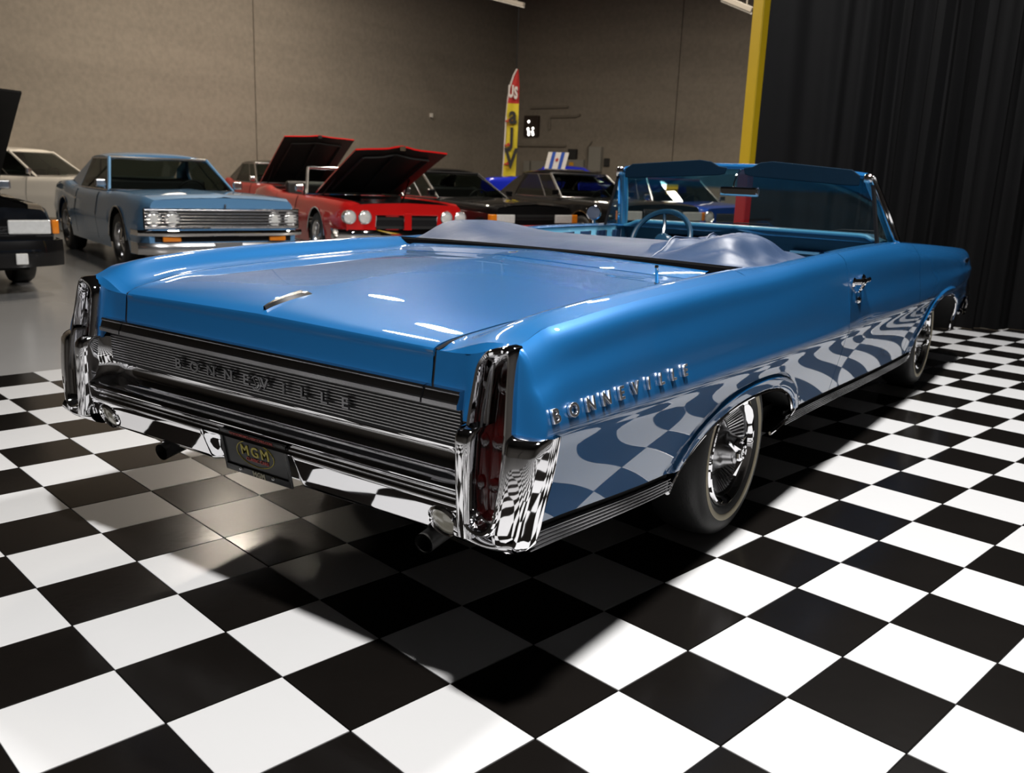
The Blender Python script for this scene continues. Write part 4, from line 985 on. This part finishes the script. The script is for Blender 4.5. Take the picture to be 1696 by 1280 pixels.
        V = np.array(rows); dn = np.array([sa * .022, 0, -ca * .022]); m.grid(V); m.grid(V + dn, flip=True, mi=1)
        for e in (V[:, 0], V[:, -1], V[0], V[-1]): m.grid(np.stack([e, e + dn], 1))
        ho = m.build('hood', [P, HOODUN], root, angle=50)
        m = MB(); V2 = V + dn * 2.2
        for tj in (2, 7, 12): m.tube([tuple(V2[i, tj]) for i in range(1, 8)], .02, n=6)
        m.tube([tuple(V2[7, j]) for j in range(2, 13)], .02, n=6); m.build('hood_brace', HOODUN, ho)
        m = MB(); c = V[8, 7] + dn * 2; m.box(c, (.05, .08, .06)); m.build('hood_latch', CHROME2, ho, smooth=False)
        for s in (1, -1): MB().tube([(cowl + .25, s * hw * .70, zb - .05), tuple(V[3, 7 + s * 6] + dn)], .012, n=6).build('hood_strut', DARK, root)
        m = MB(); m.box((cowl + .75, 0, .70), (.6, .62, .22)); bevel(m.build('engine', ENG, root), .04, 3)
        MB().lathe([(0, .08), (.17, .08), (.19, .06), (.19, .01), (.16, 0)], n=24, c=(cowl + .72, 0, .80), axis='z').build('air_cleaner', S.get('cleaner', CHROME2), root)
    # front end
    xN = xf
    for (y, z, rad, kind) in S.get('lights', []):
        for s in (1, -1):
            if kind == 'round':
                h = MB().lathe([(rad * 1.22, -.06), (rad * 1.2, .012), (rad * 1.1, .022), (rad, .010)], n=24, c=(xN, s * y, z), axis='x').build('headlight', CHROME2, root)
                MB().lathe([(0, .022), (rad * .5, .019), (rad * .9, .010), (rad * 1.02, .004)], n=24, c=(xN, s * y, z), axis='x').build('headlight_lens', HLENS, h)
            else:
                bevel(MB().box((xN - .02, s * y, z), (.08, rad[0], rad[1])).build('headlight' if kind == 'box' else 'corner_lamp', HLENS if kind == 'box' else ORANGE, root, smooth=False), .012, 2)
    for g in S.get('grilles', []):
        y0, y1, z0, z1, nb, mt, frame = g
        gr = MB().box((xN - .02, (y0 + y1) / 2, (z0 + z1) / 2), (.05, y1 - y0, z1 - z0)).build('grille', mat('grille_black', (.01, .01, .01), rough=.5, noise=.2), root, smooth=False)
        for k in range(nb): bevel(MB().box((xN + .008, (y0 + y1) / 2, z0 + (z1 - z0) * (k + .5) / nb), (.02, y1 - y0, (z1 - z0) / nb * .42)).build('grille_bar', mt, gr, smooth=False), .003, 1)
        if frame:
            MB().tube([(xN + .012, y0, z0), (xN + .012, y1, z0), (xN + .012, y1, z1), (xN + .012, y0, z1)], frame, n=6, closed=True).build('grille_frame', CHROME, gr)
    for (z0, z1, dx, wr_, mt) in S.get('bumpers', []):
        m = MB(); rows = []
        for t in np.linspace(-1, 1, 25):
            y = hw * wr_ * t; x = xN + dx * (1 - .55 * abs(t) ** 4) - .10 * abs(t) ** 6; zm = (z0 + z1) / 2; h = (z1 - z0) / 2
            rows.append([(x - .08, y, zm + h), (x - .01, y, zm + h), (x, y, zm + h * .7), (x + .012, y, zm), (x, y, zm - h * .7), (x - .01, y, zm - h), (x - .08, y, zm - h)])
        for s in (0, -1):
            e = rows[s]; rows.insert(0, [(q[0] - .28, q[1] * 1.005, q[2]) for q in e]) if s == 0 else rows.append([(q[0] - .28, q[1] * 1.005, q[2]) for q in e])
        m.grid(rows); m.build('bumper', mt, root, angle=40)
    for (y, z, dy, dz, mt, nm, dx) in S.get('bits', []):
        bevel(MB().box((xN + dx, y, z), (.03, dy, dz)).build(nm, mt, root, smooth=False), .006, 1)
    return root

def spot(px, depth): q = at(px, 290, depth); return float(q[0]), float(q[1])
def nose(px, depth, heading, S):
    """place a car by where the middle of its front stands"""
    x, y = spot(px, depth); L = S.get('L', 4.9) / 2 + S.get('shift', 0); h = math.radians(heading); return (x - L * math.cos(h), y - L * math.sin(h))

LB = bpaint('light_metallic_blue', (.13, .30, .53), .3); RED = bpaint('red_car_paint', (.50, .008, .008), .0); BLK = bpaint('black_car_paint', (.004, .004, .0045), .0)
WHT = bpaint('cream_car_paint', (.85, .80, .71), .0); COB = bpaint('cobalt_blue_paint', (.008, .02, .42), .1); GRN = bpaint('dark_green_paint', (.006, .018, .014), .1)
ROYAL = bpaint('royal_blue_paint', (.006, .045, .30), .3)

S = dict(L=5.0, W=1.93, wb=2.92, shift=-.02, H=1.34, belt=.90, hood=.92, deck=.93, paint=LB, roof=LB, pillar=LB, header=CHROME2, r=.345, cowl=.62, ws=(.62, .02), back=-1.55, rt=-.95, rb=-1.75, quarter=.5, roofw=.66, crease=.60, arch_trim=CHROME2, post=CHROME2,
         lights=[(.80, .655, .076, 'round'), (.60, .655, .076, 'round')], grilles=[(-.90, .90, .555, .765, 6, CHROME2, .012)],
         bumpers=[(.465, .53, .10, 1.0, CHROME), (.26, .39, .08, 1.0, CHROME2)],
         bits=[(.62, .43, .20, .055, ORANGE, 'turn_lamp', .03), (-.62, .43, .20, .055, ORANGE, 'turn_lamp', .03), (0, .33, .32, .13, CHROME2, 'front_plate', .10), (0, .80, .02, .05, CHROME2, 'hood_ornament', .02), (.0, .43, 1.6, .07, BLACK, 'bumper_slot', -.01)])
hd = -108
parked_car('coupe_car', 'light blue two-door hardtop with four round headlights and chrome grille', nose(370, 10.3, hd, S), hd, S)

S = dict(L=5.1, W=1.88, wb=2.85, H=1.30, belt=.88, hood=.88, deck=.90, paint=RED, pillar=CHROME2, r=.34, cowl=.55, ws=(.55, .10), back=-1.6, crease=.60, hood_open=20, hoodw=.70, scoop=.045, seat=SEATB, cowl_trim=CHROME, hip=.05,
         lights=[(.80, .66, .078, 'round'), (.59, .66, .078, 'round')], grilles=[(.04, .44, .50, .68, 1, BLACK, .022), (-.44, -.04, .50, .68, 1, BLACK, .022)],
         bumpers=[(.36, .50, .08, 1.0, CHROME)], bits=[(0, .60, .10, .24, RED, 'nose_beak', .05)], arch_trim=CHROME2)
hd = -116
parked_car('muscle_convertible_car', 'red open-top car with raised hood beside the light blue hardtop', nose(674, 12.0, hd, S), hd, S)

S = dict(L=4.5, W=1.68, wb=2.55, H=1.30, belt=.87, hood=.86, deck=.93, paint=BLK, roof=BLK, pillar=CHROME2, header=BLACK, r=.32, cowl=.62, ws=(.62, -.12), back=-1.5, rt=-.95, rb=-1.6, roofw=.68, crease=.55, mirror=BLK, rail=BLACK, crown=.05, glass=CARGLASS,
         lights=[(.56, .635, (.34, .13), 'box'), (.78, .635, (.12, .13), 'corner')], grilles=[(-.36, .36, .62, .70, 1, BLACK, None)],
         bumpers=[(.30, .54, .10, 1.0, BLK)], bits=[(0, .535, 1.5, .022, mat('red_strip', (.5, .01, .01), rough=.4, noise=.05), 'bumper_strip', .11)], side_strip=mat('red_strip'))
hd = -108
parked_car('hatchback_car', 'black car with wide rectangular headlights and amber corners beside the red convertible', nose(889, 13.5, hd, S), hd, S)

S = dict(L=4.9, W=1.78, wb=2.75, H=1.36, belt=.92, hood=.93, deck=.94, paint=BLK, roof=BLK, pillar=CHROME2, header=CHROME2, r=.34, cowl=.60, ws=(.60, .0), back=-1.5, rt=-1.0, rb=-1.7, roofw=.68, crease=.60, arch_trim=mat('gold_arch_trim', (.35, .22, .10), metal=1, rough=.25, noise=.1), mirror=BLK,
         lights=[(.62, .72, (.40, .14), 'box'), (.86, .72, (.06, .14), 'corner')], grilles=[(-.38, .38, .60, .82, 8, CHROME2, .012)], bumpers=[(.40, .56, .12, 1.0, CHROME)])
hd = -115
parked_car('coupe_car', 'black formal-roof coupe with chrome window frames behind the mirror of the convertible', nose(1102, 14.3, hd, S), hd, S)

S = dict(L=5.2, W=1.95, wb=2.95, H=1.36, belt=.90, hood=.91, deck=.93, paint=RED, roof=BLK, pillar=CHROME2, r=.34, cowl=.60, ws=(.60, .0), back=-1.6, rt=-1.0, rb=-1.8, roofw=.68, crease=.6, hood_open=31, hoodw=.78, scoop=.03,
         lights=[(.80, .68, .075, 'round'), (.58, .68, .075, 'round')], grilles=[(-.9, .9, .58, .78, 5, CHROME2, .012)], bumpers=[(.36, .52, .1, 1.0, CHROME)])
hd = -112
parked_car('hardtop_car', 'red car with black roof and raised hood behind the light blue hardtop', nose(540, 18.6, hd, S), hd, S)

S = dict(L=5.3, W=1.98, wb=3.0, H=1.40, belt=.94, hood=.95, deck=.96, paint=WHT, roof=WHT, pillar=WHT, r=.34, cowl=.62, ws=(.62, .05), back=-1.6, rt=-1.05, rb=-1.85, roofw=.69, crease=.62,
         lights=[(.80, .74, .08, 'round'), (.58, .74, .08, 'round')], grilles=[(-.9, .9, .60, .82, 5, CHROME2, .012)], bumpers=[(.38, .54, .1, 1.0, CHROME)])
hd = -60
parked_car('hardtop_car', 'cream white hardtop standing behind the light blue hardtop', (spot(52, 17.0)), hd, S)

S = dict(L=4.9, W=1.9, wb=2.8, H=1.30, belt=.88, hood=.86, deck=.92, paint=BLK, roof=BLK, shift=.2, r=.34, cowl=.75, ws=(.75, .2), back=-1.4, rt=-.9, rb=-1.65, crease=.58, hood_open=33, hoodw=.80, mirror=CHROME2,
         lights=[(.66, .64, (.36, .13), 'box'), (.88, .64, (.06, .13), 'corner')], grilles=[(-.4, .4, .56, .68, 3, BLACK, None)], bumpers=[(.28, .52, .12, 1.0, BLK)], bits=[(.55, .36, .10, .10, HLENS, 'fog_lamp', .13)])
hd = -105
parked_car('sports_car', 'black car with raised hood cut off at the picture edge beside the light blue hardtop', nose(-98, 7.8, hd, S), hd, S)

S = dict(L=4.9, W=1.9, wb=2.75, H=1.50, belt=1.17, hood=1.20, deck=1.2, r=.36, paint=COB, roof=COB, cowl=.60, ws=(.60, .0), back=-1.5, rt=-1.0, rb=-1.7, crease=.7, _=0,
         lights=[(.70, .70, .09, 'round')], grilles=[(-.6, .6, .60, .78, 5, CHROME2, .012)], bumpers=[(.38, .52, .1, 1.0, CHROME)])
hd = -62
parked_car('compact_car', 'bright cobalt blue tall car behind the black formal coupe', spot(968, 22.2), hd, S)

S = dict(L=4.75, W=1.84, wb=2.75, H=1.33, belt=.88, hood=.90, deck=.92, paint=ROYAL, roof=BLK, pillar=CHROME2, header=mat('red_header', (.3, .01, .01), rough=.4, noise=.1), r=.34, cowl=.60, ws=(.60, .05), back=-1.5, rt=-1.0, rb=-1.7, crease=.6,
         lights=[(.74, .70, .085, 'round')], grilles=[(-.60, .60, .62, .76, 5, CHROME2, .012)], bumpers=[(.40, .54, .11, 1.0, CHROME)], bits=[(.36, 1.08, .0, .0, BLACK, 'none', 0)][:0])
hd = -122
rb_ = nose(1240, 15.4, hd, S)
rc = parked_car('coupe_car', 'royal blue car with yellow windscreen card seen through the convertible windscreen', rb_, hd, S)
CARD = mat('yellow_card', (.80, .55, .01), rough=.5, noise=.05)
o = MB().box((.36, -.22, 1.12), (.006, .26, .20)).build('windscreen_card', CARD, rc, smooth=False); o.rotation_euler = (0, 0, 0)

# ---------------------------------------------------------------- things along the walls
def on_ray(px, py, depth): return at(px, py, depth)
# feather flag in the corner
FR = mat('flag_red', (.42, .015, .012), rough=.7, noise=.1); FY = mat('flag_yellow', (.62, .50, .02), rough=.7, noise=.1); FB = mat('flag_black', (.012, .012, .012), rough=.7, noise=.1); FW = mat('flag_white', (.62, .58, .55), rough=.7, noise=.1)
fd = 24.0; fb = at(838, 290, fd); froot = empty('feather_flag', (fb[0], fb[1], ZF)); tag(froot, 'tall feather flag, red over yellow with black letters, standing in the corner', 'flag')
ux = Vector((CR[0][0], CR[0][1], 0)).normalized(); uy = Vector((0, 0, 1))
def fz(py): return float(at(838, py, fd)[2]) - ZF
sx = fd / FPX
def fl(px, py): return ux * ((px - 838) * sx) + uy * fz(py)
edge = [(832, 330), (833, 283), (834, 240), (835, 200), (837, 165), (840, 145), (845, 128), (850, 118)]
zs_ = [fl(*e) for e in edge]
MB().tube([tuple(fl(831, 392) * 1.0)] + [tuple(v) for v in zs_], .022, n=8).build('pole', FW, froot)
def cloth(nm, m, y0, y1):
    V = []
    for py in np.linspace(y0, y1, 16):
        xl = float(np.interp(-py, [-330, -283, -240, -200, -165, -145, -128, -118], [832, 833, 834, 835, 837, 840, 845, 850])); xr_ = float(ip(-py, [-330, -200, -150, -118], [853, 855, 855, 852.5])); row = []
        for t in np.linspace(0, 1, 9):
            v = fl(xl + (xr_ - xl) * t, py); v = v + Vector((CR[2][0], CR[2][1], 0)) * (.03 * math.sin(t * 5 + py * .06)); row.append(tuple(v))
        V.append(row)
    V = np.array(V); b = MB(); b.grid(V); b.grid(V + [CR[2][0] * .004, CR[2][1] * .004, 0], flip=True); return b.build(nm, m, froot)
cloth('red_cloth', FR, 118.5, 173)['label'] = 'red upper cloth'
cloth('yellow_cloth', FY, 173, 330)['label'] = 'yellow lower cloth'
nrm = Vector((-CR[2][0], -CR[2][1], 0)).normalized()
for ch, px, py, size, m in (('U', 841.5, 155, .40, FW), ('S', 849.5, 157, .40, FW), ('a', 846, 193, .62, FB), ('J', 845, 228, .62, FB), ('V', 845, 264, .72, FB)):
    o = glyph(ch, size, .01, m, 'flag_letter', froot, bold=.02); orient(o, fl(px, py) + nrm * .06, ux, uy, .5 if ch in 'US' else .75, 1)
for py in (178 + 32, 249, 280):
    o = glyph('*', .4, .006, FR, 'flag_star', froot, bold=.02); orient(o, fl(840, py) + nrm * .05, ux, uy)
MB().lathe([(0, .06), (.10, .05), (.26, .02), (.28, 0)], n=24, axis='z', c=(fl(831, 392).x, fl(831, 392).y, 0)).build('base', BLACK, froot)
m = MB(); m.tube([(fl(831, 392).x, fl(831, 392).y, .03), tuple(fl(831, 392))], .022, n=8); m.build('pole_foot', FW, froot)

# fixtures on the back wall (x = XW)
def wall_pt(px, py):
    v = ray(px, py); t = (XW - .02 - CAMC[0]) / v[0]; p = CAMC + v * t; return float(p[1]), float(p[2])
PIPE = mat('painted_conduit', (.20, .175, .14), rough=.7, noise=.1)
def wall_box(nm, label, cat_, x0, y0, x1, y1, depth, m, group=None):
    a, b = wall_pt(x0, y0), wall_pt(x1, y1); o = empty(nm, (XW - depth / 2, (a[0] + b[0]) / 2, min(a[1], b[1]))); tag(o, label, cat_, group)
    h = abs(a[1] - b[1]); wd = abs(a[0] - b[0]); bevel(MB().box((0, 0, h / 2), (depth, wd, h)).build('housing', m, o, smooth=False), .01, 1)
    bevel(MB().box((-depth / 2 - .006, 0, h / 2), (.012, wd * .86, h * .9)).build('cover', m, o, smooth=False), .004, 1); return o, wd, h
GREYB = mat('grey_box_paint', (.26, .25, .22), rough=.6, noise=.1); DKB = mat('dark_box_paint', (.02, .02, .02), rough=.6, noise=.2)
wall_box('wall_cabinet', 'tall grey electric panel at the right end of the wall boxes', 'panel', 979, 243, 997, 285, .18, GREYB)
wall_box('electric_box', 'grey box with orange sticker on the back wall behind the cobalt blue car', 'box', 942, 264, 968, 285, .14, GREYB)[0]
wall_box('meter_box', 'small black box above the grey sticker box on the wall', 'box', 944, 247, 956, 264, .16, DKB)
wall_box('electric_box', 'low wide grey box beside the feather flag on the back wall', 'box', 882, 266, 905, 285, .12, GREYB)
wall_box('switch_box', 'narrow grey switch box next to the feather flag', 'box', 869, 266, 878, 285, .10, GREYB)
wall_box('switch_box', 'small dark switch box right of the tall grey panel', 'box', 1001, 262, 1009, 276, .06, DKB)
y_, z_ = wall_pt(950, 273); st = MB().box((XW - .17, y_, z_), (.01, .16, .16)).build('warning_sticker', mat('orange_sticker', (.7, .35, .02), rough=.5, noise=.05), None, smooth=False); 
par = [o for o in COL.objects if o.get('label', '').startswith('grey box with orange')][0]; st.parent = par; st.location = -Vector(par.location)
def conduit(label, pts, r=.035):
    P = [(XW - .05, *wall_pt(*p)) for p in pts]; o = MB().tube(P, r, n=8).build('conduit_pipe', PIPE); tag(o, label, 'pipe'); return o
conduit('long horizontal wall conduit behind the feather flag', [(858, 241), (900, 241.5), (938, 242)])
conduit('upper short horizontal conduit on the back wall', [(880, 179), (925, 178), (942, 177)])
conduit('middle wall conduit bending down near the lit sign', [(911, 215), (911, 196), (914, 194), (955, 193), (962, 190)])
conduit('thin vertical conduit left of the tall grey panel', [(973, 300), (973, 262), (973, 245), (981, 234)], .025)
# lit sign
sg, wd, h = wall_box('lit_sign', 'small dark wall box with glowing white lamps', 'sign', 872, 192, 893, 226, .16, mat('sign_brown', (.03, .018, .012), rough=.6, noise=.2))
GLOW = mat('glow_white', (1, 1, 1), emit=(1, .97, .9), es=4.0)
for px, py, r in ((880, 202, .045), (879, 214, .045), (887, 213, .040), (880, 219, .045), (886, 219, .045), (880, 223, .045), (887, 223, .045)):
    y_, z_ = wall_pt(px, py); o = MB().lathe([(0, .02), (r * .7, .014), (r, 0)], n=14, axis='x', sgn=-1, c=(-.10, y_ - sg.location.y, z_ - sg.location.z)).build('lamp_face', GLOW, sg)
# small white box on the left wall
v = ray(714, 191); t = (YW - .03 - CAMC[1]) / v[1]; p_ = CAMC + v * t
o = empty('wall_sensor', (float(p_[0]), YW - .04, float(p_[2]))); tag(o, 'tiny white sensor box on the left wall', 'sensor')
bevel(MB().box((0, 0, 0), (.09, .08, .12)).build('housing', mat('sensor_white', (.75, .72, .66), rough=.5, noise=.03), o, smooth=False), .01, 2)
# striped board standing on the cobalt car
bd = 19.8; c = at(922, 266, bd); o = empty('striped_board', tuple(c)); tag(o, 'white board with two blue stripes and a red star behind the black cars', 'board')
W_ = mat('board_white', (.70, .68, .64), rough=.5, noise=.03); BS = mat('board_blue', (.02, .08, .42), rough=.5, noise=.05)
k = bd / FPX; hgt = 27 * k; wdt = 34 * k
up_ = Vector((-.10, -.06, 1)).normalized(); nn = -Vector(CR[2]); nn.z = 0; nn.normalize()
def bp(a, b, d=0): return ux * (a + b * .22) + Vector((0, 0, 1)) * b + nn * d
m = MB(); m.poly_prism([tuple(bp(-wdt / 2, -hgt / 2)), tuple(bp(wdt / 2, -hgt / 2)), tuple(bp(wdt / 2, hgt / 2)), tuple(bp(-wdt / 2, hgt / 2))], None, tuple(nn * -.02)); m.build('board', W_, o, smooth=False)
for a in (-.22, .22):
    m = MB(); m.poly_prism([tuple(bp(wdt * (a - .085), -hgt / 2, .006)), tuple(bp(wdt * (a + .085), -hgt / 2, .006)), tuple(bp(wdt * (a + .085), hgt / 2, .006)), tuple(bp(wdt * (a - .085), hgt / 2, .006))], None, tuple(nn * -.006)); m.build('blue_stripe', BS, o, smooth=False)
gst = MB(); gst.poly_prism([tuple(bp(.0 + (.045 if q % 2 == 0 else .02) * math.sin(q * PI / 5), .02 + (.055 if q % 2 == 0 else .024) * math.cos(q * PI / 5), .012)) for q in range(10)], None, tuple(nn * -.006)); gst.build('red_star', FR, o, smooth=False)
m = MB(); 
for a in (-.4, .4): m.tube([tuple(bp(wdt * a, -hgt / 2)), tuple(bp(wdt * a, -hgt / 2) + Vector((0, 0, -(c[2] - hgt / 2 - ZF))))], .015, n=6)
m.build('stand', BLACK, o)
# strip fixtures hung from the ceiling
FIX = mat('pale_fixture_metal', (.42, .38, .32), rough=.5, noise=.06)
for lab, p0, p1, d in (('pale strip fixture at the top edge beside the yellow column', (1196, -4), (1247, 17), 15.0), ('pale strip fixture at the top edge above the wall corner', (806, -8), (868, 8), 22.0)):
    a, b = at(*p0, d), at(*p1, d * .98); mid = (a + b) / 2; o = empty('strip_fixture', tuple(mid)); tag(o, lab, 'fixture')
    bevel(MB().bar(a - mid, b - mid, .10, .09).build('housing', FIX, o, smooth=False), .01, 1)
    MB().bar(a - mid - [0, 0, .055], b - mid - [0, 0, .055], .06, .03).build('diffuser', mat('fixture_diffuser', (.6, .58, .52), rough=.4, noise=.03), o, smooth=False)
    for q in (.2, .8):
        p_ = a + (b - a) * q - mid; MB().tube([tuple(p_ + [0, 0, .04]), (p_[0], p_[1], ZC - mid[2])], .012, n=6).build('hanger_rod', FIX, o)
